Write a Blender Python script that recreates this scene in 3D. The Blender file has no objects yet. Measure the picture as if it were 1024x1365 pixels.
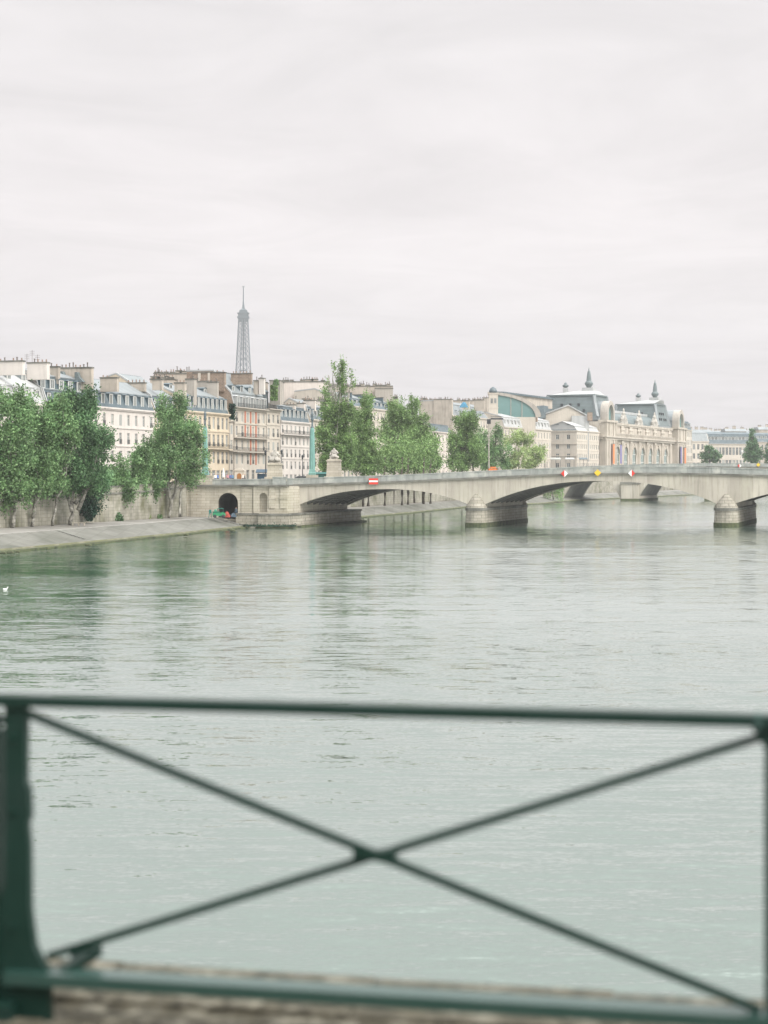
import bpy, bmesh, math, random
import numpy as np
from math import sin, cos, pi, radians, atan2, hypot, sqrt
from mathutils import Vector, Matrix
random.seed(11)
rng = np.random.default_rng(11)
scene = bpy.context.scene
COL = scene.collection

# ------------------------------------------------------------------ camera
F, HOR, CX, CH = 2350.0, 631.0, 512.0, 10.0      # focal length and horizon in photo pixels, eye height above the river
cam_d = bpy.data.cameras.new('camera')
cam = bpy.data.objects.new('camera', cam_d); COL.objects.link(cam)
cam.location = (0, 0, CH); cam.rotation_euler = (pi/2, 0, 0)
cam_d.sensor_fit = 'VERTICAL'; cam_d.sensor_height = 24.0
cam_d.lens = F/1365*24.0
cam_d.shift_y = -(682.5-HOR)/1365.0
cam_d.clip_start = 0.2; cam_d.clip_end = 30000
cam_d.dof.use_dof = True; cam_d.dof.focus_distance = 330.0; cam_d.dof.aperture_fstop = 1.12
scene.camera = cam

# ------------------------------------------------------------------ sky, sun, exposure
SUN_EL, SUN_AZ = radians(58), radians(40)       # azimuth measured from +Y (view direction) to the right, behind thin cloud
world = bpy.data.worlds.new('World'); scene.world = world; world.use_nodes = True
nt = world.node_tree; N = nt.nodes; Lk = nt.links; N.clear()
out = N.new('ShaderNodeOutputWorld'); bg = N.new('ShaderNodeBackground')
Lk.new(bg.outputs[0], out.inputs[0])
tc = N.new('ShaderNodeTexCoord')
sep = N.new('ShaderNodeSeparateXYZ'); Lk.new(tc.outputs['Generated'], sep.inputs[0])
ramp = N.new('ShaderNodeValToRGB')
ramp.color_ramp.interpolation = 'EASE'
e = ramp.color_ramp.elements
e[0].position = 0.0; e[0].color = (0.262, 0.248, 0.252, 1)
e[1].position = 1.0; e[1].color = (1.85, 1.86, 1.88, 1)
for p, c in ((0.06, (0.290, 0.273, 0.277)), (0.125, (0.358, 0.338, 0.340)), (0.26, (0.360, 0.345, 0.347)), (0.42, (0.45, 0.445, 0.44)), (0.6, (0.88, 0.88, 0.87))):
    k = e.new(p); k.color = c + (1,)
Lk.new(sep.outputs['Z'], ramp.inputs[0])
# cloud deck: direction projected on a flat layer overhead
mz = N.new('ShaderNodeMath'); mz.operation = 'MAXIMUM'; mz.inputs[1].default_value = 0.0
Lk.new(sep.outputs['Z'], mz.inputs[0])
ma = N.new('ShaderNodeMath'); ma.operation = 'ADD'; ma.inputs[1].default_value = 0.05; Lk.new(mz.outputs[0], ma.inputs[0])
dx = N.new('ShaderNodeMath'); dx.operation = 'DIVIDE'; Lk.new(sep.outputs['X'], dx.inputs[0]); Lk.new(ma.outputs[0], dx.inputs[1])
dy = N.new('ShaderNodeMath'); dy.operation = 'DIVIDE'; Lk.new(sep.outputs['Y'], dy.inputs[0]); Lk.new(ma.outputs[0], dy.inputs[1])
cmb = N.new('ShaderNodeCombineXYZ'); Lk.new(dx.outputs[0], cmb.inputs[0]); Lk.new(dy.outputs[0], cmb.inputs[1])
cn = N.new('ShaderNodeTexNoise'); cn.inputs['Scale'].default_value = 1.2; cn.inputs['Detail'].default_value = 7; cn.inputs['Roughness'].default_value = 0.6
cn.inputs['Distortion'].default_value = 1.3
Lk.new(cmb.outputs[0], cn.inputs[0])
cr = N.new('ShaderNodeMapRange'); cr.inputs[1].default_value = 0.3; cr.inputs[2].default_value = 0.72
cr.inputs[3].default_value = 0.90; cr.inputs[4].default_value = 1.05
Lk.new(cn.outputs[0], cr.inputs[0])
cmb2 = N.new('ShaderNodeCombineXYZ')                       # thin level streaks low in the cloud
for i, (o_, f_) in enumerate((('X', 4.5), ('Y', 4.5), ('Z', 22.0))):
    mm_ = N.new('ShaderNodeMath'); mm_.operation = 'MULTIPLY'; mm_.inputs[1].default_value = f_; Lk.new(sep.outputs[o_], mm_.inputs[0]); Lk.new(mm_.outputs[0], cmb2.inputs[i])
cn2 = N.new('ShaderNodeTexNoise'); cn2.inputs['Scale'].default_value = 1.1; cn2.inputs['Detail'].default_value = 7; cn2.inputs['Distortion'].default_value = 0.5
Lk.new(cmb2.outputs[0], cn2.inputs[0])
cr2 = N.new('ShaderNodeMapRange'); cr2.inputs[1].default_value = 0.3; cr2.inputs[2].default_value = 0.7; cr2.inputs[3].default_value = 0.955; cr2.inputs[4].default_value = 1.035
Lk.new(cn2.outputs[0], cr2.inputs[0])
cm_ = N.new('ShaderNodeMath'); cm_.operation = 'MULTIPLY'; Lk.new(cr.outputs[0], cm_.inputs[0]); Lk.new(cr2.outputs[0], cm_.inputs[1])
mul = N.new('ShaderNodeVectorMath'); mul.operation = 'SCALE'; Lk.new(ramp.outputs[0], mul.inputs[0]); Lk.new(cm_.outputs[0], mul.inputs['Scale'])
sky = N.new('ShaderNodeTexSky'); sky.sky_type = 'NISHITA'; sky.sun_disc = False
sky.sun_elevation = SUN_EL; sky.sun_rotation = SUN_AZ; sky.dust_density = 4.0
ssc = N.new('ShaderNodeVectorMath'); ssc.operation = 'SCALE'; ssc.inputs['Scale'].default_value = 0.0015
Lk.new(sky.outputs[0], ssc.inputs[0])
add = N.new('ShaderNodeVectorMath'); add.operation = 'ADD'; Lk.new(mul.outputs[0], add.inputs[0]); Lk.new(ssc.outputs[0], add.inputs[1])
Lk.new(add.outputs[0], bg.inputs[0]); bg.inputs[1].default_value = 1.0

sun_d = bpy.data.lights.new('sun', 'SUN'); sun_d.energy = 1.5; sun_d.angle = radians(35); sun_d.color = (1.0, 0.955, 0.90)
sun = bpy.data.objects.new('sun', sun_d); COL.objects.link(sun)
sdir = Vector((sin(SUN_AZ)*cos(SUN_EL), cos(SUN_AZ)*cos(SUN_EL), sin(SUN_EL)))
SUNDIR = Vector((0.9, -0.65, 0.95)).normalized()
sun.rotation_euler = SUNDIR.to_track_quat('Z', 'Y').to_euler()
sky.sun_elevation = math.asin(SUNDIR.z); sky.sun_rotation = atan2(SUNDIR.x, SUNDIR.y)

scene.view_settings.view_transform = 'Standard'; scene.view_settings.look = 'None'
scene.view_settings.exposure = 1.17; scene.view_settings.gamma = 1.0
scene.view_settings.use_curve_mapping = False
scene.render.engine = 'CYCLES'
scene.cycles.use_denoising = True
scene.cycles.max_bounces = 8; scene.cycles.transparent_max_bounces = 8; scene.cycles.volume_bounces = 1

# ------------------------------------------------------------------ helpers
def X(px, d): return (px-CX)/F*d
def Z(py, d): return CH-(py-HOR)/F*d
def P(px, py, d): return Vector((X(px, d), d, Z(py, d)))

class MB:
    def __init__(s): s.v = []; s.f = []; s.m = []
    def face(s, pts, m=0):
        i = len(s.v); s.v += [tuple(p) for p in pts]; s.f.append(tuple(range(i, i+len(pts)))); s.m.append(m)
    def grid8(s, p, m=0):
        i = len(s.v); s.v += [tuple(q) for q in p]
        for q in ((0, 3, 2, 1), (4, 5, 6, 7), (0, 1, 5, 4), (1, 2, 6, 5), (2, 3, 7, 6), (3, 0, 4, 7)):
            s.f.append(tuple(i+k for k in q)); s.m.append(m)
    def box(s, x0, x1, y0, y1, z0, z1, m=0):
        s.grid8([(x0, y0, z0), (x1, y0, z0), (x1, y1, z0), (x0, y1, z0), (x0, y0, z1), (x1, y0, z1), (x1, y1, z1), (x0, y1, z1)], m)
    def frus(s, c0, w0, c1, w1, m=0):           # c=(x,y,z), w=(halfx,halfy)
        a = [(c0[0]+i*w0[0], c0[1]+j*w0[1], c0[2]) for i, j in ((-1, -1), (1, -1), (1, 1), (-1, 1))]
        b = [(c1[0]+i*w1[0], c1[1]+j*w1[1], c1[2]) for i, j in ((-1, -1), (1, -1), (1, 1), (-1, 1))]
        s.grid8(a+b, m)
    def prism_x(s, poly, x0, x1, m=0):          # poly in (y,z)
        i = len(s.v); n = len(poly)
        s.v += [(x0, y, z) for y, z in poly]+[(x1, y, z) for y, z in poly]
        s.f.append(tuple(i+k for k in range(n))[::-1]); s.m.append(m)
        s.f.append(tuple(i+n+k for k in range(n))); s.m.append(m)
        for k in range(n):
            j = (k+1) % n; s.f.append((i+k, i+j, i+n+j, i+n+k)); s.m.append(m)
    def prism_y(s, poly, y0, y1, m=0, sh=0.0):  # poly in (x,z); shear in x with y
        i = len(s.v); n = len(poly)
        s.v += [(x, y0, z) for x, z in poly]+[(x+sh*(y1-y0), y1, z) for x, z in poly]
        s.f.append(tuple(i+k for k in range(n))); s.m.append(m)
        s.f.append(tuple(i+n+k for k in range(n))[::-1]); s.m.append(m)
        for k in range(n):
            j = (k+1) % n; s.f.append((i+k, i+n+k, i+n+j, i+j)); s.m.append(m)
    def tube(s, pts, rad, n=6, m=0, cap=True):
        pts = [Vector(p) for p in pts]; i0 = len(s.v)
        if not hasattr(rad, '__len__'): rad = [rad]*len(pts)
        for k, p in enumerate(pts):
            t = (pts[min(k+1, len(pts)-1)]-pts[max(k-1, 0)]).normalized()
            a = t.cross(Vector((0, 0, 1)));
            if a.length < 1e-3: a = Vector((1, 0, 0))
            a.normalize(); b = t.cross(a)
            for q in range(n):
                w = 2*pi*q/n; s.v.append(tuple(p+(a*cos(w)+b*sin(w))*rad[k]))
        for k in range(len(pts)-1):
            for q in range(n):
                r = (q+1) % n; s.f.append((i0+k*n+q, i0+k*n+r, i0+(k+1)*n+r, i0+(k+1)*n+q)); s.m.append(m)
        if cap:
            s.f.append(tuple(i0+q for q in range(n))[::-1]); s.m.append(m)
            s.f.append(tuple(i0+(len(pts)-1)*n+q for q in range(n))); s.m.append(m)
    def lathe(s, prof, c=(0, 0, 0), n=16, m=0, a0=0, sx=1, sy=1):
        i0 = len(s.v)
        for r, z in prof:
            for q in range(n):
                w = a0+2*pi*q/n; s.v.append((c[0]+r*cos(w)*sx, c[1]+r*sin(w)*sy, c[2]+z))
        for k in range(len(prof)-1):
            for q in range(n):
                r = (q+1) % n; s.f.append((i0+k*n+q, i0+k*n+r, i0+(k+1)*n+r, i0+(k+1)*n+q)); s.m.append(m)
        s.f.append(tuple(i0+q for q in range(n))[::-1]); s.m.append(m)
        s.f.append(tuple(i0+(len(prof)-1)*n+q for q in range(n))); s.m.append(m)
    def bar(s, p, q, w, h, m=0):                # square bar between two points
        p = Vector(p); q = Vector(q); t = (q-p).normalized(); a = t.cross(Vector((0, 0, 1)))
        if a.length < 1e-3: a = Vector((1, 0, 0))
        a.normalize(); b = a.cross(t)
        A = [p-a*w/2-b*h/2, p+a*w/2-b*h/2, p+a*w/2+b*h/2, p-a*w/2+b*h/2]; d = q-p
        s.grid8(A+[x+d for x in A], m)
    def build(s, name, mats, parent=None, smooth=False, loc=None):
        me = bpy.data.meshes.new(name); me.from_pydata(s.v, [], s.f)
        if not isinstance(mats, (list, tuple)): mats = [mats]
        for m in mats: me.materials.append(m)
        if len(mats) > 1: me.polygons.foreach_set('material_index', s.m)
        if smooth: me.polygons.foreach_set('use_smooth', [True]*len(me.polygons))
        me.update()
        o = bpy.data.objects.new(name, me); COL.objects.link(o)
        if parent: o.parent = parent
        if loc is not None: o.location = loc
        return o

def tag(o, label=None, cat=None, group=None, kind=None):
    if label: o['label'] = label
    if cat: o['category'] = cat
    if group: o['group'] = group
    if kind: o['kind'] = kind
    return o
def empty(name, loc, rz=0, label=None, cat=None, group=None):
    o = bpy.data.objects.new(name, None); COL.objects.link(o); o.location = loc; o.rotation_euler = (0, 0, rz)
    o.empty_display_size = 0.5
    return tag(o, label, cat, group)
def inst(src, parent, loc, rz=0, sc=None, name=None):
    c = src.copy(); COL.objects.link(c); c.parent = parent; c.location = loc; c.rotation_euler = (0, 0, rz)
    if sc: c.scale = sc
    return c
def copy_tree(o, parent=None):
    c = o.copy(); COL.objects.link(c); c.parent = parent
    for ch in list(o.children): copy_tree(ch, c)
    return c

def mat(name, c1, c2=None, rough=0.8, scale=1.0, detail=4, c3=None, s3=0.15, brick=None, bcol=None, streak=0.0, bump=0.0, bscale=8.0, metal=0.0, axes='xz', spec=0.3, bumpd=0.05, streak_s=1.2, streak_col=None):
    m = bpy.data.materials.new(name); m.use_nodes = True; t = m.node_tree; n = t.nodes; L = t.links
    b = n['Principled BSDF']; b.inputs['Roughness'].default_value = rough; b.inputs['Metallic'].default_value = metal
    b.inputs['Specular IOR Level'].default_value = spec
    c2 = c2 or tuple(x*0.85 for x in c1)
    co = n.new('ShaderNodeTexCoord')
    def noise(vec, s, det=4, ro=0.6):
        q = n.new('ShaderNodeTexNoise'); q.inputs['Scale'].default_value = s; q.inputs['Detail'].default_value = det; q.inputs['Roughness'].default_value = ro
        L.new(vec, q.inputs[0]); return q
    def ramp(v, a, z):
        r = n.new('ShaderNodeMapRange'); r.inputs[1].default_value = a; r.inputs[2].default_value = z; L.new(v, r.inputs[0]); return r.outputs[0]
    def mix(f, a, bb):
        x = n.new('ShaderNodeMix'); x.data_type = 'RGBA'
        if isinstance(f, float): x.inputs[0].default_value = f
        else: L.new(f, x.inputs[0])
        for i, v in ((6, a), (7, bb)):
            if isinstance(v, tuple): x.inputs[i].default_value = v[:3]+(1,)
            else: L.new(v, x.inputs[i])
        return x.outputs[2]
    vec = co.outputs['Object']
    col = mix(ramp(noise(vec, scale, detail).outputs[0], 0.35, 0.65), tuple(c1), tuple(c2))
    if c3: col = mix(ramp(noise(vec, s3, 3).outputs[0], 0.5, 0.68), col, tuple(c3))
    if streak:
        mp = n.new('ShaderNodeMapping'); mp.inputs['Scale'].default_value = (streak_s, streak_s, streak_s*0.09); L.new(vec, mp.inputs[0])
        sv = ramp(noise(mp.outputs[0], 1.0, 5).outputs[0], 0.5, 0.72)
        mm = n.new('ShaderNodeMath'); mm.operation = 'MULTIPLY'; mm.inputs[1].default_value = streak; L.new(sv, mm.inputs[0])
        col = mix(mm.outputs[0], col, streak_col or tuple(x*0.35 for x in c1))
    hgt = None
    if brick:
        sp = n.new('ShaderNodeSeparateXYZ'); L.new(vec, sp.inputs[0]); cb = n.new('ShaderNodeCombineXYZ')
        L.new(sp.outputs['XYZ'.index(axes[0].upper())], cb.inputs[0]); L.new(sp.outputs['XYZ'.index(axes[1].upper())], cb.inputs[1])
        bt = n.new('ShaderNodeTexBrick'); L.new(cb.outputs[0], bt.inputs[0]); bt.inputs['Scale'].default_value = 1.0
        bt.inputs['Brick Width'].default_value = brick[0]; bt.inputs['Row Height'].default_value = brick[1]
        bt.inputs['Mortar Size'].default_value = brick[2]; bt.inputs['Mortar Smooth'].default_value = 0.3
        bt.inputs['Color1'].default_value = (1, 1, 1, 1); bt.inputs['Color2'].default_value = (0.82, 0.82, 0.80, 1)
        mo = bcol or (0.45, 0.45, 0.42); bt.inputs['Mortar'].default_value = tuple(mo)+(1,)
        mu = n.new('ShaderNodeMix'); mu.data_type = 'RGBA'; mu.blend_type = 'MULTIPLY'; mu.inputs[0].default_value = 1.0
        L.new(col, mu.inputs[6]); L.new(bt.outputs[0], mu.inputs[7]); col = mu.outputs[2]; hgt = bt.outputs['Fac']
    L.new(col, b.inputs['Base Color'])
    if bump:
        bn = n.new('ShaderNodeBump'); bn.inputs['Strength'].default_value = bump; bn.inputs['Distance'].default_value = bumpd
        L.new(noise(vec, bscale, 5).outputs[0], bn.inputs['Height']); L.new(bn.outputs[0], b.inputs['Normal'])
    return m

def flat(name, c, rough=0.6, metal=0.0): return mat(name, c, tuple(x*0.9 for x in c), rough=rough, metal=metal, scale=2.0)

# materials -------------------------------------------------------
M = {}
M['fascia'] = mat('fascia_stone', (0.42, 0.388, 0.332), (0.375, 0.346, 0.298), scale=0.25, streak=0.5, streak_s=1.6, c3=(0.48, 0.45, 0.38), s3=0.12, brick=(2.2, 30, 0.02), bcol=(0.72, 0.72, 0.70))
M['parapet'] = mat('parapet_stone', (0.30, 0.315, 0.295), (0.235, 0.25, 0.235), scale=0.5, c3=(0.42, 0.42, 0.385), s3=0.35, streak=0.45, streak_s=1.5, bump=0.3, bscale=3)
M['cornice'] = mat('cornice_stone', (0.12, 0.12, 0.105), (0.20, 0.195, 0.17), scale=0.4, c3=(0.07, 0.07, 0.06), s3=0.22)  # darkened for dirt and for the shadow line, both put into the colour
M['pier'] = mat('pier_stone', (0.38, 0.355, 0.30), (0.30, 0.28, 0.235), scale=0.6, streak=0.5, brick=(1.4, 0.55, 0.035), bcol=(0.42, 0.40, 0.36), c3=(0.27, 0.26, 0.21), s3=0.25)
M['algae'] = mat('algae', (0.045, 0.055, 0.03), (0.09, 0.10, 0.045), scale=1.5, c3=(0.02, 0.025, 0.015), s3=0.6, bump=0.5)
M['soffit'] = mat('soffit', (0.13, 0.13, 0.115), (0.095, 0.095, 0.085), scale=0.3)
M['abut'] = mat('abutment_stone', (0.50, 0.46, 0.385), (0.43, 0.396, 0.33), scale=0.35, streak=0.35, brick=(1.6, 0.5, 0.03), bcol=(0.6, 0.58, 0.54), c3=(0.42, 0.39, 0.31), s3=0.15)
M['quaywall'] = mat('quay_wall_stone', (0.37, 0.355, 0.30), (0.25, 0.24, 0.20), scale=0.35, streak=0.8, brick=(1.5, 0.55, 0.03), bcol=(0.62, 0.6, 0.56), c3=(0.13, 0.13, 0.075), s3=0.2, axes='yz', bump=0.3, bscale=2)
M['slope'] = mat('slope_stone', (0.18, 0.178, 0.158), (0.14, 0.139, 0.122), scale=0.5, c3=(0.095, 0.098, 0.08), s3=0.1, brick=(5.0, 2.2, 0.04), bcol=(0.65, 0.65, 0.62), axes='yx', bump=0.2)
M['walk'] = mat('walk', (0.23, 0.22, 0.20), (0.19, 0.18, 0.16), scale=0.3, c3=(0.14, 0.135, 0.12), s3=0.12)
M['ledge'] = mat('green_ledge', (0.17, 0.175, 0.095), (0.13, 0.135, 0.085), scale=0.4, c3=(0.24, 0.225, 0.18), s3=0.25, bump=0.3)
M['street'] = mat('street', (0.13, 0.13, 0.125), (0.10, 0.10, 0.10), scale=0.2)
M['white_wall'] = mat('white_plaster', (0.62, 0.575, 0.53), (0.56, 0.52, 0.48), scale=0.3, streak=0.2)
M['cream_wall'] = mat('cream_stone', (0.55, 0.50, 0.43), (0.49, 0.445, 0.38), scale=0.35, streak=0.25)
M['yellow_wall'] = mat('yellow_plaster', (0.60, 0.515, 0.395), (0.55, 0.47, 0.355), scale=0.35, streak=0.2)
M['pink_wall'] = mat('pale_plaster', (0.64, 0.575, 0.52), (0.585, 0.525, 0.47), scale=0.4, streak=0.3, c3=(0.52, 0.47, 0.42))
M['beige_wall'] = mat('beige_render', (0.48, 0.425, 0.36), (0.42, 0.375, 0.32), scale=0.3, streak=0.5, c3=(0.35, 0.31, 0.26))
M['grey_wall'] = mat('grey_render', (0.42, 0.385, 0.34), (0.36, 0.33, 0.29), scale=0.3, streak=0.4)
M['brown_wall'] = mat('brown_brick', (0.30, 0.235, 0.185), (0.235, 0.18, 0.14), scale=0.8, brick=(0.8, 0.35, 0.05), bcol=(1.3, 1.3, 1.3), axes='yz', streak=0.3)
M['brick'] = mat('red_brick', (0.47, 0.17, 0.11), (0.40, 0.15, 0.10), scale=1.0, brick=(0.3, 0.12, 0.02), bcol=(1.2, 1.3, 1.3))
M['slate'] = mat('blue_slate', (0.115, 0.155, 0.175), (0.085, 0.12, 0.14), rough=0.5, scale=0.8, c3=(0.17, 0.20, 0.21), s3=0.3, brick=(0.5, 0.3, 0.03), bcol=(0.6, 0.6, 0.6))
M['zinc'] = mat('zinc_sheet', (0.25, 0.275, 0.285), (0.205, 0.23, 0.24), rough=0.42, scale=0.3, brick=(0.65, 40, 0.05), bcol=(0.7, 0.7, 0.7), axes='xy', c3=(0.24, 0.27, 0.285), s3=0.2)
M['pale_zinc'] = mat('pale_zinc', (0.47, 0.475, 0.47), (0.40, 0.41, 0.41), rough=0.45, scale=0.3, brick=(0.8, 40, 0.05), bcol=(0.75, 0.75, 0.75), axes='xy')
M['orsay_slate'] = mat('green_grey_slate', (0.165, 0.20, 0.205), (0.135, 0.165, 0.17), rough=0.5, scale=0.3, brick=(1.2, 0.6, 0.05), bcol=(0.8, 0.8, 0.8))
M['pot'] = mat('terracotta', (0.30, 0.215, 0.17), (0.22, 0.17, 0.14))
M['darkpot'] = mat('dark_pot', (0.14, 0.13, 0.12), (0.2, 0.17, 0.15))
M['frame'] = mat('window_frame', (0.60, 0.60, 0.57), (0.55, 0.55, 0.52))
M['iron'] = mat('black_iron', (0.035, 0.04, 0.045), (0.05, 0.055, 0.06), rough=0.5)
M['shutter'] = mat('grey_shutter', (0.36, 0.37, 0.35), (0.32, 0.33, 0.31))
M['red'] = flat('red_paint', (0.62, 0.05, 0.035)); M['white'] = flat('white_paint', (0.78, 0.78, 0.76)); M['yellow'] = flat('yellow_paint', (0.72, 0.47, 0.04))
M['orange'] = flat('orange_cloth', (0.75, 0.22, 0.08)); M['violet'] = flat('violet_cloth', (0.19, 0.17, 0.34)); M['blue'] = flat('blue_cloth', (0.04, 0.17, 0.27))
M['teal'] = mat('verdigris', (0.18, 0.34, 0.30), (0.14, 0.28, 0.25), rough=0.55, scale=0.6, streak=0.25)
M['rail_green'] = mat('rail_paint', (0.005, 0.024, 0.017), (0.008, 0.031, 0.023), rough=0.45, scale=6, c3=(0.012, 0.03, 0.025), s3=3.0, spec=0.3, bump=0.15, bscale=30, bumpd=0.004)
M['kerbstone'] = mat('kerb_stone', (0.30, 0.295, 0.27), (0.24, 0.235, 0.215), scale=0.8)
def glass_mat(name, c, rough=0.15):
    m = bpy.data.materials.new(name); m.use_nodes = True; t = m.node_tree; b = t.nodes['Principled BSDF']
    oi = t.nodes.new('ShaderNodeObjectInfo'); r = t.nodes.new('ShaderNodeValToRGB'); t.links.new(oi.outputs['Random'], r.inputs[0])
    r.color_ramp.elements[0].color = tuple(x*0.6 for x in c)+(1,); r.color_ramp.elements[1].color = tuple(min(1, x*2.2) for x in c)+(1,)
    t.links.new(r.outputs[0], b.inputs['Base Color']); b.inputs['Roughness'].default_value = rough
    return m
M['glass'] = glass_mat('window_glass', (0.10, 0.11, 0.11))
M['green_glass'] = mat('hall_glass', (0.16, 0.27, 0.26), (0.13, 0.23, 0.22), rough=0.12, scale=0.1, spec=0.5)
M['statue'] = mat('weathered_statue_stone', (0.47, 0.44, 0.39), (0.33, 0.31, 0.28), scale=0.9, streak=0.4, c3=(0.22, 0.21, 0.19), s3=0.8, bump=0.4)
M['tower'] = mat('hazed_tower_iron', (0.085, 0.115, 0.125), (0.075, 0.10, 0.11), scale=0.05)  # brown-painted iron; the bluish tone puts distant haze into its colour
M['bark'] = mat('bark', (0.10, 0.095, 0.08), (0.40, 0.385, 0.34), scale=2.2, c3=(0.05, 0.045, 0.04), s3=0.8, bump=0.5)
M['dark_bark'] = mat('dark_bark', (0.06, 0.05, 0.04), (0.10, 0.085, 0.07), scale=2.0)
M['pale_bark'] = mat('pale_bark', (0.44, 0.42, 0.37), (0.28, 0.27, 0.235), scale=1.5, c3=(0.10, 0.095, 0.08), s3=0.7)

def leaf_mat(name, c1, c2, tr=0.22):
    m = bpy.data.materials.new(name); m.use_nodes = True; t = m.node_tree; n = t.nodes; L = t.links; n.clear()
    o = n.new('ShaderNodeOutputMaterial'); ge = n.new('ShaderNodeNewGeometry'); r = n.new('ShaderNodeValToRGB')
    L.new(ge.outputs['Random Per Island'], r.inputs[0]); r.color_ramp.elements[0].color = c1+(1,); r.color_ramp.elements[1].color = c2+(1,)
    co = n.new('ShaderNodeTexCoord'); ns = n.new('ShaderNodeTexNoise'); ns.inputs['Scale'].default_value = 0.35; ns.inputs['Detail'].default_value = 3
    L.new(co.outputs['Object'], ns.inputs[0]); mr = n.new('ShaderNodeMapRange'); mr.inputs[1].default_value = 0.35; mr.inputs[2].default_value = 0.65
    mr.inputs[3].default_value = 0.55; mr.inputs[4].default_value = 1.45; L.new(ns.outputs[0], mr.inputs[0])
    sc = n.new('ShaderNodeVectorMath'); sc.operation = 'SCALE'; L.new(r.outputs[0], sc.inputs[0]); L.new(mr.outputs[0], sc.inputs['Scale'])
    d = n.new('ShaderNodeBsdfPrincipled'); d.inputs['Roughness'].default_value = 0.6; d.inputs['Specular IOR Level'].default_value = 0.2
    tl = n.new('ShaderNodeBsdfTranslucent'); mx = n.new('ShaderNodeMixShader'); mx.inputs[0].default_value = tr
    L.new(sc.outputs[0], d.inputs['Base Color']); L.new(sc.outputs[0], tl.inputs[0]); L.new(d.outputs[0], mx.inputs[1]); L.new(tl.outputs[0], mx.inputs[2]); L.new(mx.outputs[0], o.inputs[0])
    return m
M['leaf'] = leaf_mat('leaf_green', (0.075, 0.155, 0.062), (0.225, 0.345, 0.155))
M['leaf_dark'] = leaf_mat('leaf_dark', (0.048, 0.112, 0.05), (0.155, 0.265, 0.125))
M['leaf_poplar'] = leaf_mat('leaf_poplar', (0.09, 0.17, 0.055), (0.26, 0.375, 0.145))
M['leaf_pale'] = leaf_mat('leaf_pale', (0.20, 0.29, 0.11), (0.40, 0.47, 0.22))
M['ivy'] = leaf_mat('leaf_ivy', (0.015, 0.045, 0.03), (0.035, 0.085, 0.055), 0.2)

# ------------------------------------------------------------------ river, banks, ground
def lerp_poly(pts, d):
    for (x0, y0), (x1, y1) in zip(pts, pts[1:]):
        if d <= y1 or (x1, y1) == pts[-1]:
            return x0+(x1-x0)*(d-y0)/(y1-y0)
WL = [(-112, -120), (-88, 0), (-62, 150), (-48, 220), (-41, 247), (-32.5, 283), (-24, 326), (-13, 358), (-7.5, 385), (6.5, 435), (17, 480), (24, 511), (52, 573), (68, 635), (110, 734), (147, 821), (196, 930), (290, 1130), (420, 1400)]
WQ = [(-126, -120), (-104, 0), (-80, 150), (-64.5, 222), (-55.3, 254), (-38.8, 312), (-36, 325), (-24, 350), (-14.5, 385), (-5.5, 422), (9, 476), (18.5, 511), (44, 573), (58, 635), (99, 740), (133, 830), (183, 935), (276, 1135), (404, 1400)]
def xw(d): return lerp_poly(WL, d)
def xq(d): return lerp_poly(WQ, d)
def zs(d):                                       # street level behind the quay wall
    return float(np.interp(d, [0, 254, 312, 325, 3000], [6.0, 6.2, 7.1, 7.85, 7.9]))

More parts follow.
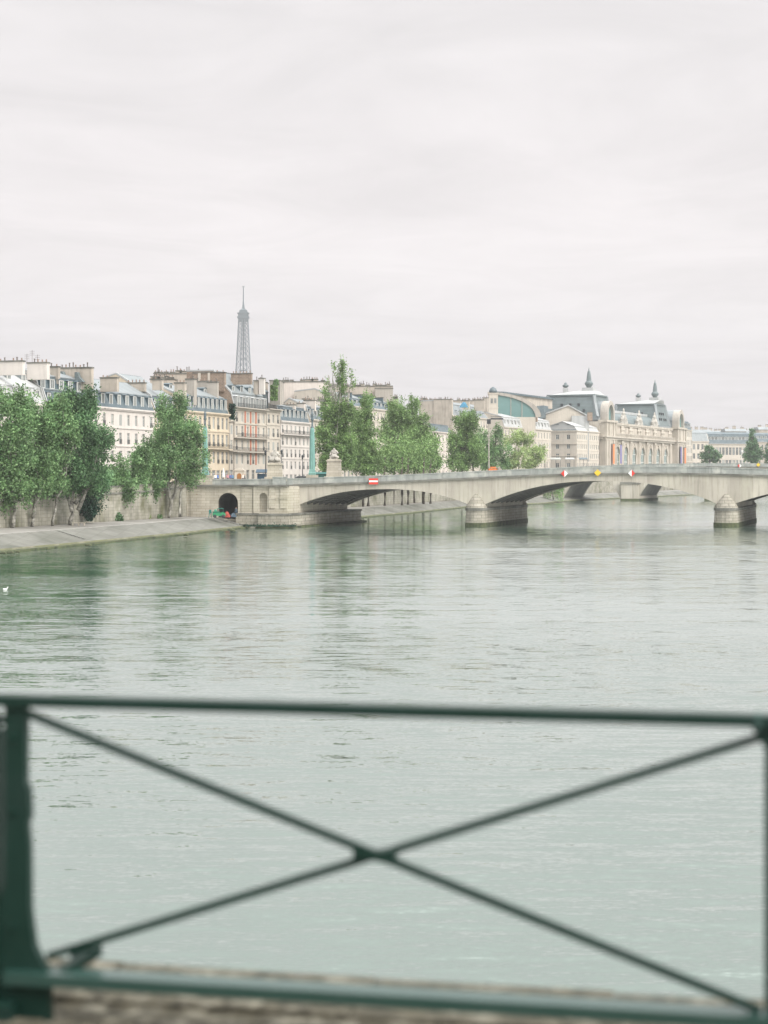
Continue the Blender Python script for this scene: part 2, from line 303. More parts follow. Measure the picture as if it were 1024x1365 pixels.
def water_material():
    m = bpy.data.materials.new('river_water'); m.use_nodes = True; t = m.node_tree; n = t.nodes; L = t.links
    b = n['Principled BSDF']
    n.remove(b)
    outn = n['Material Output']
    # silty green body under a reflective surface; the reflectivity rises towards grazing angles
    body = n.new('ShaderNodeBsdfDiffuse'); body.inputs['Color'].default_value = (0.030, 0.076, 0.055, 1)
    glo = n.new('ShaderNodeBsdfGlossy'); glo.inputs['Roughness'].default_value = 0.05; glo.inputs['Color'].default_value = (0.955, 0.985, 0.96, 1)
    fr = n.new('ShaderNodeFresnel'); fr.inputs['IOR'].default_value = 1.333
    pw = n.new('ShaderNodeMath'); pw.operation = 'POWER'; L.new(fr.outputs[0], pw.inputs[0]); pw.inputs[1].default_value = 0.38
    mx = n.new('ShaderNodeMixShader'); L.new(pw.outputs[0], mx.inputs[0]); L.new(body.outputs[0], mx.inputs[1]); L.new(glo.outputs[0], mx.inputs[2]); L.new(mx.outputs[0], outn.inputs['Surface'])
    co = n.new('ShaderNodeTexCoord')
    def layer(sx, sy, rot, scale, det, rough=0.5, dist=0.0, off=0):
        mp = n.new('ShaderNodeMapping'); mp.inputs['Scale'].default_value = (sx, sy, 1); mp.inputs['Rotation'].default_value = (0, 0, radians(rot)); mp.inputs['Location'].default_value = (off, off*1.7, 0)
        L.new(co.outputs['Object'], mp.inputs[0])
        q = n.new('ShaderNodeTexNoise'); q.inputs['Scale'].default_value = scale; q.inputs['Detail'].default_value = det; q.inputs['Roughness'].default_value = rough; q.inputs['Distortion'].default_value = dist
        L.new(mp.outputs[0], q.inputs[0]); return q.outputs[0]
    def math_(op, a, v):
        q = n.new('ShaderNodeMath'); q.operation = op
        for i, x in enumerate((a, v)):
            if isinstance(x, (int, float)): q.inputs[i].default_value = x
            else: L.new(x, q.inputs[i])
        return q.outputs[0]
    def layer2(*a, **k):
        layer(*a, **k); q = n[-1]; return q
    def mr(v, a, b_, c, d_):
        q = n.new('ShaderNodeMapRange'); q.clamp = False
        for i, x in enumerate((a, b_, c, d_)): q.inputs[i+1].default_value = x
        L.new(v, q.inputs[0]); return q.outputs[0]
    patch = layer(0.35, 1.0, 8, 0.045, 3, 0.6, 0.5, 57)      # wind patches
    pr = n.new('ShaderNodeMapRange'); pr.inputs[1].default_value = 0.36; pr.inputs[2].default_value = 0.62; pr.inputs[3].default_value = 0.45; pr.inputs[4].default_value = 1.25; L.new(patch, pr.inputs[0])
    # surface slopes (not a height bump, so that far ripples keep tilting the surface)
    sy = sx = None
    for k, (st, rot, sc, det, off, amp, pt) in enumerate(WV):
        lay = layer(st, 1.0, rot, sc, det, 0.55, 0.35, off); q = lay.node
        sp = n.new('ShaderNodeSeparateColor'); L.new(q.outputs['Color'], sp.inputs[0])
        a = mr(sp.outputs[0], 0.0, 1.0, -amp*2, amp*2); b2 = mr(sp.outputs[1], 0.0, 1.0, -amp*st*2.4, amp*st*2.4)
        if pt: a = math_('MULTIPLY', a, pr.outputs[0]); b2 = math_('MULTIPLY', b2, pr.outputs[0])
        sy = a if sy is None else math_('ADD', sy, a); sx = b2 if sx is None else math_('ADD', sx, b2)
    sy = math_('ADD', sy, -0.028)
    cb = n.new('ShaderNodeCombineXYZ'); L.new(sx, cb.inputs[0]); L.new(sy, cb.inputs[1]); cb.inputs[2].default_value = 1.0
    nm = n.new('ShaderNodeVectorMath'); nm.operation = 'NORMALIZE'; L.new(cb.outputs[0], nm.inputs[0])
    for q in (body, glo, fr): L.new(nm.outputs[0], q.inputs['Normal'])
    return m
WV = [(0.12, 4, 0.40, 3, 0, 0.035, False), (0.22, -5, 1.9, 4, 13, 0.105, True), (0.42, 3, 9.0, 3, 31, 0.085, True)]   # stretch, turn, frequency, detail, offset, slope, patchy
mb = MB(); mb.face([(-3000, -400, 0), (3000, -400, 0), (3000, 2400, 0), (-3000, 2400, 0)])
tag(mb.build('river_water', water_material()), kind='structure')

ds = [-120, 0, 100, 150, 200, 222, 247, 254, 283, 300, 312, 325, 345, 365, 385, 405, 422, 435, 455, 476, 495, 511, 540, 573, 600, 635, 680, 734, 780, 821, 870, 930, 1030, 1130, 1400]
lo = MB()
for a, b in zip(ds, ds[1:]):
    def sec(d):
        w, q = xw(d), xq(d); k = min(1.0, (w-q)/14.5); s1 = min(6.4, 0.62*(w-q))
        return [(w+0.1, d, -1.5), (w, d, 0.22), (w-0.7*k, d, 0.27), (w-0.75*k, d, 0.50), (w-s1, d, 1.9), (q-0.3, d, 2.1)]
    A, B = sec(a), sec(b)
    for i, m in enumerate((2, 2, 3, 0, 1)):
        lo.face([A[i], B[i], B[i+1], A[i+1]][::-1], m)
tag(lo.build('quay_path', [M['slope'], M['walk'], M['algae'], M['ledge']]), kind='structure')

gr = MB()
for a, b in zip(ds, ds[1:]):
    gr.face([(xq(a)-0.2, a, zs(a)), (xq(b)-0.2, b, zs(b)), (-4100, b, zs(b)), (-4100, a, zs(a))][::1], 0)
    ra, rb = xw(a)+165, xw(b)+165
    gr.face([(ra, a, 7), (4100, a, 7), (4100, b, 7), (rb, b, 7)])
    gr.face([(ra, a, -1), (ra, a, 7), (rb, b, 7), (rb, b, -1)])
gr.face([(-4100, 1400, 7.9), (4100, 1400, 7.9), (4100, 4200, 7.9), (-4100, 4200, 7.9)])
gr.face([(-4100, 1400, -1), (4100, 1400, -1), (4100, 1400, 7.9), (-4100, 1400, 7.9)])
tag(gr.build('ground', M['street']), kind='structure')

def quay_wall(dsel, label):
    w = MB()
    for a, b in zip(dsel, dsel[1:]):
        xa, xb = xq(a), xq(b); za, zb = zs(a)+1.0, zs(b)+1.0
        w.grid8([(xa-0.5, a, 1.8), (xa, a, 1.8), (xb, b, 1.8), (xb-0.5, b, 1.8), (xa-0.5, a, za), (xa-0.12, a, za), (xb-0.12, b, zb), (xb-0.5, b, zb)], 0)
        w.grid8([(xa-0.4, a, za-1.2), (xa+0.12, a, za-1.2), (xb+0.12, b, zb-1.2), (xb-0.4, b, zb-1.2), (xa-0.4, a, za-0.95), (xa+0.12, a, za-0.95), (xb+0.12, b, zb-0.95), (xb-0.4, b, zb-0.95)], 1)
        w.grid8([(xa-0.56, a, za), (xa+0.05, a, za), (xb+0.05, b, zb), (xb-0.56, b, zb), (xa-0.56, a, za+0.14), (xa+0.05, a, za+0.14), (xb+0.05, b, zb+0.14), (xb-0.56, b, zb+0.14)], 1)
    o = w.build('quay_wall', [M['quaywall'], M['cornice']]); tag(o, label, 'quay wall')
quay_wall([0, 100, 150, 200, 254, 283, 312, 325], 'high stained stone quay wall behind the riverside trees left of the near bridge')
quay_wall([374, 385, 422, 476, 511, 573, 635], 'stone quay wall seen through the left arch of the near bridge')
quay_wall([660, 740, 830, 935, 1135, 1400], 'distant pale quay wall beyond the far bridge')

# ------------------------------------------------------------------ bridges
def arch_bridge(name, label, cat, d0, wid, sh, arches, top, par_h, cor_h, mats, rib, power, rail_inset=0.0, thick=0.0, bev=0.0):
    root = empty(name, (0, d0, 0), 0, label, cat)
    tx = [X(p, d0) for p, _ in top]; tz = [Z(y, d0) for _, y in top]
    def zt(x): return float(np.interp(x, tx, tz))
    x0, x1 = tx[0], tx[-1]
    A = []                                        # arches in metres: xl, xr, xc, zl, zr, zc
    for (pl, yl, pc, yc, pr, yr) in arches:
        A.append((X(pl, d0), Z(yl, d0), X(pc, d0), Z(yc, d0), X(pr, d0), Z(yr, d0)))
    def intr(a, x, up=0.0):
        xl, zl, xc, zc, xr, zr = a
        zsx, t = (zl, (xc-x)/(xc-xl)) if x < xc else (zr, (x-xc)/(xr-xc))
        t = min(1, abs(t))
        return zc-(zc-zsx)*(t**power)+up
    body = MB(); sof = MB()
    bd = par_h+cor_h
    def zlow(x): return None
    # spandrel plates front and back, plus soffit
    edges = [x0]
    for a in A: edges += [a[0], a[4]]
    edges.append(x1)
    for side in (0, 1, 2):
        yy0, yy1 = ((0, 1.2), (wid-1.2, wid), (1.2, wid-1.2))[side]
        for i in range(0, len(edges), 2):        # solid parts
            xa, xb = edges[i], edges[i+1]
            if xb-xa < 0.05: continue
            n = max(1, int((xb-xa)/3))
            if side == 2: xa += .02; xb -= .02
            for k in range(n):
                u, v = xa+(xb-xa)*k/n, xa+(xb-xa)*(k+1)/n
                body.prism_y([(u+sh*yy0, 1.0), (v+sh*yy0, 1.0), (v+sh*yy0, zt(v)-bd), (u+sh*yy0, zt(u)-bd)], yy0, yy1, 0, sh)
        for a in (A if side < 2 else []):
            n = 40
            for k in range(n):
                # denser sampling towards the springings
                f = lambda q: 0.5-0.5*cos(pi*q)
                u, v = a[0]+(a[4]-a[0])*f(k/n), a[0]+(a[4]-a[0])*f((k+1)/n)
                body.prism_y([(u+sh*yy0, intr(a, u)), (v+sh*yy0, intr(a, v)), (v+sh*yy0, zt(v)-bd), (u+sh*yy0, zt(u)-bd)], yy0, yy1, 0, sh)
    ys = np.linspace(1.2, wid-1.2, 9)
    for a in A:
        n = 28
        for k in range(n):
            f = lambda q: 0.5-0.5*cos(pi*q)
            u, v = a[0]+(a[4]-a[0])*f(k/n), a[0]+(a[4]-a[0])*f((k+1)/n)
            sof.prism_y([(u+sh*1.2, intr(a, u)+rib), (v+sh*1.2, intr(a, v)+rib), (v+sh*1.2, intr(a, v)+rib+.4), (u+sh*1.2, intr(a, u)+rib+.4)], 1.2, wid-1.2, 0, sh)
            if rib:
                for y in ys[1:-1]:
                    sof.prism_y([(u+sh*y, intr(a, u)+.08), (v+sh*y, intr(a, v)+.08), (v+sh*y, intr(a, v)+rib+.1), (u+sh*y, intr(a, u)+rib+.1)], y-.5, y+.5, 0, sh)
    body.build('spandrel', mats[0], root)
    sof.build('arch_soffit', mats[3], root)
    for side in (0, 1):
        c = MB(); p = MB(); n = 60
        for k in range(n):
            u, v = x0+(x1-x0)*k/n, x0+(x1-x0)*(k+1)/n
            o = sh*(wid if side else 0)
            ya, yb = (-0.35, 0.9) if side == 0 else (wid-0.9, wid+0.35)
            za, zb = zt(u), zt(v)
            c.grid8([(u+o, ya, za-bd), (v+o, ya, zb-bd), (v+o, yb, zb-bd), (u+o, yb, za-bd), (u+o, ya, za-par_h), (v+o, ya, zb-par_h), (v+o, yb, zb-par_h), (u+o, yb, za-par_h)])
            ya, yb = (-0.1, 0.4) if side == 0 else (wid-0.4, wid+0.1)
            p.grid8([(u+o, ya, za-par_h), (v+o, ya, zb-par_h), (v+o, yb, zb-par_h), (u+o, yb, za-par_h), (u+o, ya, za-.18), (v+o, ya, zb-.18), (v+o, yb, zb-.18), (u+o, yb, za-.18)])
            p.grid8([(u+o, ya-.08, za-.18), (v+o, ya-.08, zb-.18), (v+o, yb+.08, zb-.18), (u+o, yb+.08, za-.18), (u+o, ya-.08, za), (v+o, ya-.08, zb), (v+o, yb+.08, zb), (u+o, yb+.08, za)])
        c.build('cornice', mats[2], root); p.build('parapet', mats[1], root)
    dk = MB()
    for k in range(60):
        u, v = x0+(x1-x0)*k/60, x0+(x1-x0)*(k+1)/60
        dk.prism_y([(u+sh*.9, zt(u)-bd-.2), (v+sh*.9, zt(v)-bd-.2), (v+sh*.9, zt(v)-par_h-.05), (u+sh*.9, zt(u)-par_h-.05)], .9, wid-.9, 0, sh)
    dk.build('deck', M['street'], root)
    return root, zt, A

SH = 0.31; BW = 33.0; D0 = 331.0
top1 = [(372, 637.5), (400, 637.3), (450, 635.3), (500, 634), (550, 632), (600, 629.5), (650, 627.3), (700, 625), (750, 623.4), (830, 622), (900, 622), (960, 623.2), (1024, 625), (1130, 629.5), (1290, 637)]
ar1 = [(385, 679, 512, 652, 624, 672), (646, 672.5, 801, 641.2, 955, 671), (981, 671, 1115, 650, 1268, 679)]
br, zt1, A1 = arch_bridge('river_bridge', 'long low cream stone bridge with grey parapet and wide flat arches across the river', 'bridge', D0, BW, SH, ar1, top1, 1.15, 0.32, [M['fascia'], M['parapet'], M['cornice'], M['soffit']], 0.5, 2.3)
def pier(root, xc, hw, d, wid, sh, ztop, cap=True, zcap=6.4, nose=2.0, mats=None):
    st, al = M['pier'], M['algae']
    y0 = 0.3
    def outline(h, r):
        pts = []
        for k in range(13):
            w = pi+pi*k/12; pts.append((xc+h*cos(w), y0+r*sin(w)*1.05))
        xb = xc+sh*wid
        for k in range(13):
            w = pi*k/12; pts.append((xb+h*cos(w), wid-y0+r*sin(w)))
        return pts
    b = MB()
    def ring(h, r, z): return [(x, y, z) for x, y in outline(h, r)]
    def loft(rs, m):
        for A, B in zip(rs, rs[1:]):
            n = len(A)
            for k in range(n):
                j = (k+1) % n; b.face([A[k], A[j], B[j], B[k]], m)
        b.face(rs[-1], m)
    z1 = ztop
    loft([ring(hw*1.10, hw*1.10, -2), ring(hw*1.10, hw*1.10, 0.75)], 1)
    loft([ring(hw*1.05, hw*1.05, 0.7), ring(hw, hw, z1-0.55)], 0)
    o = b.build('pier', [st, al], root)
    c = MB(); b2 = b; b = c
    loft([ring(hw*1.08, hw*1.08, z1-0.55), ring(hw*1.08, hw*1.08, z1-.05)], 0)
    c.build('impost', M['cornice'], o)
    if cap:
        pr = [(hw*1.03, 0), (hw*.93, .45), (hw*.78, .95), (hw*.62, 1.45), (hw*.45, 1.95), (hw*.26, 2.45), (.1, 2.95)]
        # stepped courses of the cap stone
        prof = []
        for (r, z), (r2, z2) in zip(pr, pr[1:]): prof += [(r, z), (r2*1.05, z2-.06), (r2*.98, z2)]
        for yy in (y0, None):
            cx, cy = (xc, y0) if yy is not None else (xc+sh*wid, wid-y0)
            c2 = MB(); c2.lathe([(r, z*(zcap-z1+.1)/2.95) for r, z in prof], (cx, cy, z1-.08), 20)
            c2.build('cutwater_cap', M['pier'], o)
    return o
for pl, pr_ in ((621.5, 649), (953, 984)):
    pier(br, (X(pl, D0)+X(pr_, D0))/2, (X(pr_, D0)-X(pl, D0))/2, D0, BW, SH, Z(676.5, D0), True, Z(656, D0))
# hidden right abutment
mb = MB(); mb.prism_y([(X(1268, D0), -1), (X(1500, D0), -1), (X(1500, D0), 8), (X(1268, D0), 8)], .3, BW, 0, SH); mb.build('far_abutment', M['abut'], br)

# far bridge
D1 = 635.0
top2 = [(725, 624), (780, 621.5), (860, 618.5), (940, 617.3), (1010, 617.6), (1090, 619), (1200, 622.5), (1330, 628)]
ar2 = [(749, 667, 788, 634, 827.5, 666), (849, 667, 895, 631, 939, 666), (964, 666, 1010, 629, 1056, 666), (1080, 666, 1122, 631, 1164, 666), (1186, 667, 1222, 635, 1258, 667)]
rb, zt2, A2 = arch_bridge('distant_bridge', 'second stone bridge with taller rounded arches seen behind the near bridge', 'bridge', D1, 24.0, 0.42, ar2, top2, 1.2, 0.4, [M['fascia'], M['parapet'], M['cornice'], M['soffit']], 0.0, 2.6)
for pl, pr_ in ((827.5, 849), (939, 964), (1056, 1080), (1164, 1186)):
    x0, x1 = X(pl, D1), X(pr_, D1)
    b = MB()
    for (z0, z1, g, m) in ((-2, .9, .35, 1), (.9, Z(645, D1), .12, 0), (Z(645, D1), Z(642.5, D1), .5, 2)):
        b.prism_y([(x0-g, z0), (x1+g, z0), (x1+g, z1), (x0-g, z1)], -1.6-g, 24.8 if m < 2 else 0.5, m, .42)
    b.build('pier', [M['fascia'], M['algae'], M['cornice']], rb)

# ------------------------------------------------------------------ wall with arched holes (shared by abutment and the long museum)
def arched_wall(mb, x0, x1, z0, z1, holes, y=0.0, depth=0.5, m=0, mrev=0, n=14):
    """front face at y, holes = (xc, width, zbottom, zspring); round heads; reveals go to y+depth"""
    holes = sorted(holes); cur = x0
    for xc, w, zb, zsp in holes:
        r = w/2; a, b = xc-r, xc+r
        if a > cur: mb.face([(cur, y, z0), (a, y, z0), (a, y, z1), (cur, y, z1)], m)
        if zb > z0: mb.face([(a, y, z0), (b, y, z0), (b, y, zb), (a, y, zb)], m)
        pts = [(xc-r*cos(pi*k/n), zsp+r*sin(pi*k/n)) for k in range(n+1)]
        for p, q in zip(pts, pts[1:]):
            mb.face([(p[0], y, p[1]), (q[0], y, q[1]), (q[0], y, z1), (p[0], y, z1)], m)
            mb.face([(p[0], y, p[1]), (p[0], y+depth, p[1]), (q[0], y+depth, q[1]), (q[0], y, q[1])], mrev)
        mb.face([(a, y, zb), (a, y+depth, zb), (a, y+depth, zsp), (a, y, zsp)], mrev)
        mb.face([(b, y, zb), (b, y, zsp), (b, y+depth, zsp), (b, y+depth, zb)], mrev)
        mb.face([(a, y, zb), (b, y, zb), (b, y+depth, zb), (a, y+depth, zb)], mrev)
        cur = b
    if x1 > cur: mb.face([(cur, y, z0), (x1, y, z0), (x1, y, z1), (cur, y, z1)], m)
def arch_panel(mb, xc, w, zb, zsp, y, m=0, n=14):
    r = w/2
    mb.face([(xc-r, y, zb), (xc+r, y, zb)]+[(xc+r*cos(pi*k/n), y, zsp+r*sin(pi*k/n)) for k in range(n+1)], m)

# abutment on the left bank
DA = 324.0
ab = empty('bridge_abutment', (0, DA, 0), 0, 'pale stone bridge abutment with an arched tunnel mouth and a tall round-headed niche', 'abutment')
xa0, xa1 = X(240, DA), X(386, D0)
zc_ = Z(648.3, DA)
b = MB()
tun = (X(304, DA), X(317, DA)-X(290.5, DA), 1.6, Z(657, DA)-(X(317, DA)-X(290.5, DA))/2)
nic = (X(351.3, DA), 1.42, Z(682.5, DA), Z(657, DA)-.71)
arched_wall(b, xa0, xa1, 0.0, zc_, [tun], 0, 5.0, 0, 1, 18) if False else None
arched_wall(b, xa0, X(338, DA), 0.0, zc_, [tun], 0, 1.2, 0, 0, 18)
arched_wall(b, X(338, DA), xa1, 0.0, zc_, [nic], -0.35, 1.0, 0, 0, 14)
arch_panel(b, nic[0], nic[1], nic[2], nic[3], .65, 0)
b.face([(X(338, DA), -.35, 0), (X(338, DA), -.35, zc_), (X(338, DA), 0, zc_), (X(338, DA), 0, 0)], 0)
b.face([(xa1, -.35, -1), (xa1+SH*BW, BW+6, -1), (xa1+SH*BW, BW+6, zc_), (xa1, -.35, zc_)], 0)
b.face([(xa0, 0, -1), (xa0, 0, zc_), (xa0+6, BW, zc_), (xa0+6, BW, -1)], 0)
b.face([(xa0, 0, zc_), (xa1, 0, zc_), (xa1+SH*BW, BW+6, zc_), (xa0+6, BW, zc_)], 0)
b.build('wall', M['abut'], ab)
for p0, p1 in ((254, 268), (322, 336.5)):           # rusticated pilasters: stacked courses
    g = MB(); z = 2.0
    while z < zc_-.2:
        g.box(X(p0, DA), X(p1, DA), -.16, .05, z, min(z+.46, zc_-.05)); z += .52
    g.build('rusticated_pilaster', M['abut'], ab)
for x, y in ((X(363, DA), -.5), (X(378, DA), -.5)):
    g = MB(); g.box(x-.55, x+.55, y-.05, y+.2, 3.6, zc_-.1); g.box(x-.7, x+.7, y-.14, y+.2, 5.3, 5.75)
    g.build('buttress', M['abut'], ab)
g = MB(); t = MB()
xs = [tun[0]-tun[1]/2*cos(pi*k/18) for k in range(19)]; zz = [tun[3]+tun[1]/2*sin(pi*k/18) for k in range(19)]
for k in range(18):
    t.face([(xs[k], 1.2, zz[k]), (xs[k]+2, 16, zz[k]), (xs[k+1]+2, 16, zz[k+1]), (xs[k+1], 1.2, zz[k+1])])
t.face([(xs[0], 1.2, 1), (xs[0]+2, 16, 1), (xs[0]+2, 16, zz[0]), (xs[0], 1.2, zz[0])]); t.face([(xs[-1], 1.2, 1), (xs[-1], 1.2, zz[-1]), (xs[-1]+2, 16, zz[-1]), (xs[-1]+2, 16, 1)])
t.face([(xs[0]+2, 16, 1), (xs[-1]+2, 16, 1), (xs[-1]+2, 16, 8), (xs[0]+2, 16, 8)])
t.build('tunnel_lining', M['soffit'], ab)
g = MB()                                         # voussoir ring round the tunnel mouth
for k in range(17):
    a0, a1 = pi*k/17+.012, pi*(k+1)/17-.012; r0, r1 = tun[1]/2, tun[1]/2+.55
    poly = [(tun[0]-r0*cos(a0), tun[3]+r0*sin(a0)), (tun[0]-r0*cos(a1), tun[3]+r0*sin(a1)), (tun[0]-r1*cos(a1), tun[3]+r1*sin(a1)), (tun[0]-r1*cos(a0), tun[3]+r1*sin(a0))]
    g.prism_y(poly, -.07, .05)
g.build('tunnel_arch_ring', M['abut'], ab)
g = MB()
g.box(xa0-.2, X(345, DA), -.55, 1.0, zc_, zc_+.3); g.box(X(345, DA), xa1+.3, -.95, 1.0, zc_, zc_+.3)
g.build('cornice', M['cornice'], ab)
g = MB()
zp = Z(637.3, DA)
def par(xa, xb, y, z): g.box(xa, xb, y, y+.55, zc_+.3, z-.2); g.box(xa-.06, xb+.06, y-.08, y+.63, z-.2, z)
par(X(281, DA), X(366, DA), -.35, zp-.15); par(X(363, DA)+.1, X(382, DA), -.75, zp+.25); par(X(382, DA)+.1, xa1+1.0, -.35, zp)
g.build('parapet', M['parapet'], ab)
g = MB()
g.box(X(256, DA), X(283.5, DA), -.5, 2.2, zc_+.3, Z(635.5, DA)); g.box(X(255, DA), X(284.5, DA), -.6, 2.3, Z(635.5, DA), Z(634, DA))
g.box(X(236, DA), X(256, DA)-.1, -.3, .4, zc_+.3, Z(641, DA))
g.build('parapet_block', M['abut'], ab)
# footing stepping down to the water
g = MB()
xf = X(315, DA)
fz = Z(686, DA)
g.box(xf, X(345, DA), -1.0, .3, -1.5, fz, 0); g.box(xf-.05, X(345, DA)+.05, -1.15, .3, fz, fz+.3, 2)
g.prism_y([(X(345, DA), -1.5), (xa1+.5, -1.5), (xa1+.3, fz-.1), (X(345, DA), fz-.1)], -2.0, BW+6, 0, SH)
g.prism_y([(X(345, DA)+.02, fz-.1), (xa1+.45, fz-.1), (xa1+.45, fz+.22), (X(345, DA)+.02, fz+.22)], -2.15, BW+6.1, 2, SH)
g.prism_y([(X(345, DA)-.4, -1.5), (xa1+1.2, -1.5), (xa1+1.1, .35), (X(345, DA)-.4, .35)], -3.2, BW+6, 1, SH)
g.build('footing', [M['pier'], M['algae'], M['cornice']], ab)
# small red plaque on the abutment wall
mb = MB(); mb.box(X(261, DA), X(264.5, DA), -.05, .0, Z(659.6, DA), Z(657.5, DA)); 

# signs on the bridges ---------------------------------------------------
def sign_bar():
    x, z, y = X(498, D0), Z(641.6, D0), D0-.55
    r = empty('navigation_sign', (x, y, z), 0, 'red board with one white horizontal bar hung on the near bridge parapet', 'sign')
    a = MB(); a.box(-.86, .86, -.06, .0, -.56, .56); a.build('sign_board', M['red'], r)
    a = MB(); a.box(-.82, .82, -.085, -.062, -.14, .17); a.build('white_bar', M['white'], r)
    for q in (-.6, .5): a = MB(); a.box(q, q+.1, .0, .5, -.5, .5); a.build('bracket', M['iron'], r)
sign_bar()
def diamond(px, py, d, hw, kind, label, proud=.55):
    r = empty('navigation_sign', (X(px, d), d-proud, Z(py, d)), 0, label, 'sign')
    def half(s, m, nm):
        a = MB(); a.prism_y([(0, -hw), (s*hw, 0), (0, hw)] if s > 0 else [(0, hw), (-hw, 0), (0, -hw)], -.06, 0); a.build(nm, m, r)
    if kind == 'Y':
        a = MB(); a.prism_y([(0, -hw), (hw, 0), (0, hw), (-hw, 0)], -.06, 0); a.build('sign_board', M['yellow'], r)
    else:
        half(-1, M['red'] if kind == 'RW' else M['white'], 'left_half'.replace('left_half', 'sign_half'))
        half(1, M['white'] if kind == 'RW' else M['red'], 'sign_half')
    a = MB(); a.box(-.08, .08, .0, proud-.12, -hw*.8, hw*.8); a.build('bracket', M['iron'], r)
diamond(752, 631.2, D0, .66, 'RW', 'diamond sign with red left half, left of the yellow diamond on the near bridge')
diamond(796.3, 630.3, D0, .66, 'Y', 'yellow diamond sign on the parapet over the middle arch of the near bridge')
diamond(841.5, 630.8, D0, .66, 'WR', 'diamond sign with red right half, right of the yellow diamond on the near bridge')
diamond(985.5, 620.8, D1, .72, 'RW', 'tiny red and white diamond sign on the far bridge')
diamond(1010.5, 619.6, D1, .72, 'Y', 'tiny yellow diamond sign on the far bridge')

# pale kerb line along the top of the slope
kb = MB()
kd = [d for d in ds if 150 <= d <= 325]
for a, b in zip(kd, kd[1:]):
    p, q_ = xw(a)-6.4, xw(b)-6.4
    kb.grid8([(p-.35, a, 1.7), (p+.05, a, 1.7), (q_+.05, b, 1.7), (q_-.35, b, 1.7), (p-.35, a, 2.0), (p+.05, a, 1.98), (q_+.05, b, 1.98), (q_-.35, b, 2.0)])
tag(kb.build('quay_path_kerb', M['kerbstone']), 'pale stone kerb line along the top of the sloping quay', 'kerb')
# small fittings on the lower quay: drain slots running down the slope
for i, (px, d_, lab) in enumerate([(112, 250, 'dark diagonal drain slot down the sloping quay below the big trees'), (336, 322, 'dark drain slot at the end of the sloping quay by the abutment')]):
    w, q_ = xw(d_), xq(d_)
    a, b_ = Vector((w-6.0, d_+.3, 1.83)), Vector((w-1.6, d_-2.2, .72))
    m = MB(); 
    for k in range(7):
        p0, p1 = a.lerp(b_, k/7), a.lerp(b_, (k+.72)/7); m.bar(p0+Vector((0, 0, .02)), p1+Vector((0, 0, .02)), .3, .06)
    o = m.build('drain_slot', M['soffit']); tag(o, lab, 'drain')

# ------------------------------------------------------------------ buildings along the left bank
FP = [(-163, -39), (-96.1, 200), (15.9, 600), (28, 648), (107, 837), (210, 1083), (400, 1500)]
def fac(px):
    k = (px-CX)/F
    for (x0, y0), (x1, y1) in zip(FP, FP[1:]):
        # x0+(x1-x0)t = k(y0+(y1-y0)t)
        den = (x1-x0)-k*(y1-y0)
        if abs(den) < 1e-9: continue
        t = (k*y0-x0)/den
        if -1e-6 <= t <= 1+1e-6: return y0+(y1-y0)*t
    return None

win_cache = {}
def window_mesh(w, h, rec, shut=False, style=0):
    key = (round(w, 2), round(h, 2), rec, shut, style)
    if key in win_cache: return win_cache[key]
    b = MB(); t = .07
    b.face([(-w/2, rec, 0), (w/2, rec, 0), (w/2, rec, h), (-w/2, rec, h)], 1)
    r0, r1 = rec-.07, rec-.01
    b.box(-w/2, -w/2+t, r0, r1, 0, h, 0); b.box(w/2-t, w/2, r0, r1, 0, h, 0)
    b.box(-w/2+t, w/2-t, r0, r1, 0, t, 0); b.box(-w/2+t, w/2-t, r0, r1, h-t, h, 0)
    b.box(-.045, .045, r0-.01, r1, t, h-t, 0); b.box(-w/2+t, w/2-t, r0, r1, h*.68, h*.68+.06, 0)
    if style == 1:                                # little iron guard at the foot
        b.box(-w/2, w/2, -.10, -.06, .0, .06, 2); b.box(-w/2, w/2, -.10, -.06, .8, .86, 2)
        for k in range(6): x = -w/2+.1+(w-.2)*k/5; b.box(x-.02, x+.02, -.095, -.065, .06, .8, 2)
    if style >= 2 and style < 4:                  # half drawn or fully drawn pale curtain behind the frame
        b.face([(-w/2+t, r1+.0, t), (w/2*(1 if style == 3 else -.05), r1+.0, t), (w/2*(1 if style == 3 else -.05), r1+.0, h-t), (-w/2+t, r1+.0, h-t)], 3)
    if style == 4:                                # closed louvred shutters
        b.box(-w/2, -.03, -.03, .02, 0, h, 3); b.box(.03, w/2, -.03, .02, 0, h, 3)
    if shut:
        b.box(-w/2-.5, -w/2-.02, -.09, -.02, 0, h, 3); b.box(w/2+.02, w/2+.5, -.09, -.02, 0, h, 3)
    b2 = b.build('window', [M['frame'], M['glass'], M['iron'], M['shutter']])
    me = b2.data; bpy.data.objects.remove(b2)
    win_cache[key] = me; return me
def add_window(me, parent, loc, rz=0):
    o = bpy.data.objects.new('window', me); COL.objects.link(o); o.parent = parent; o.location = loc; o.rotation_euler = (0, 0, rz); return o

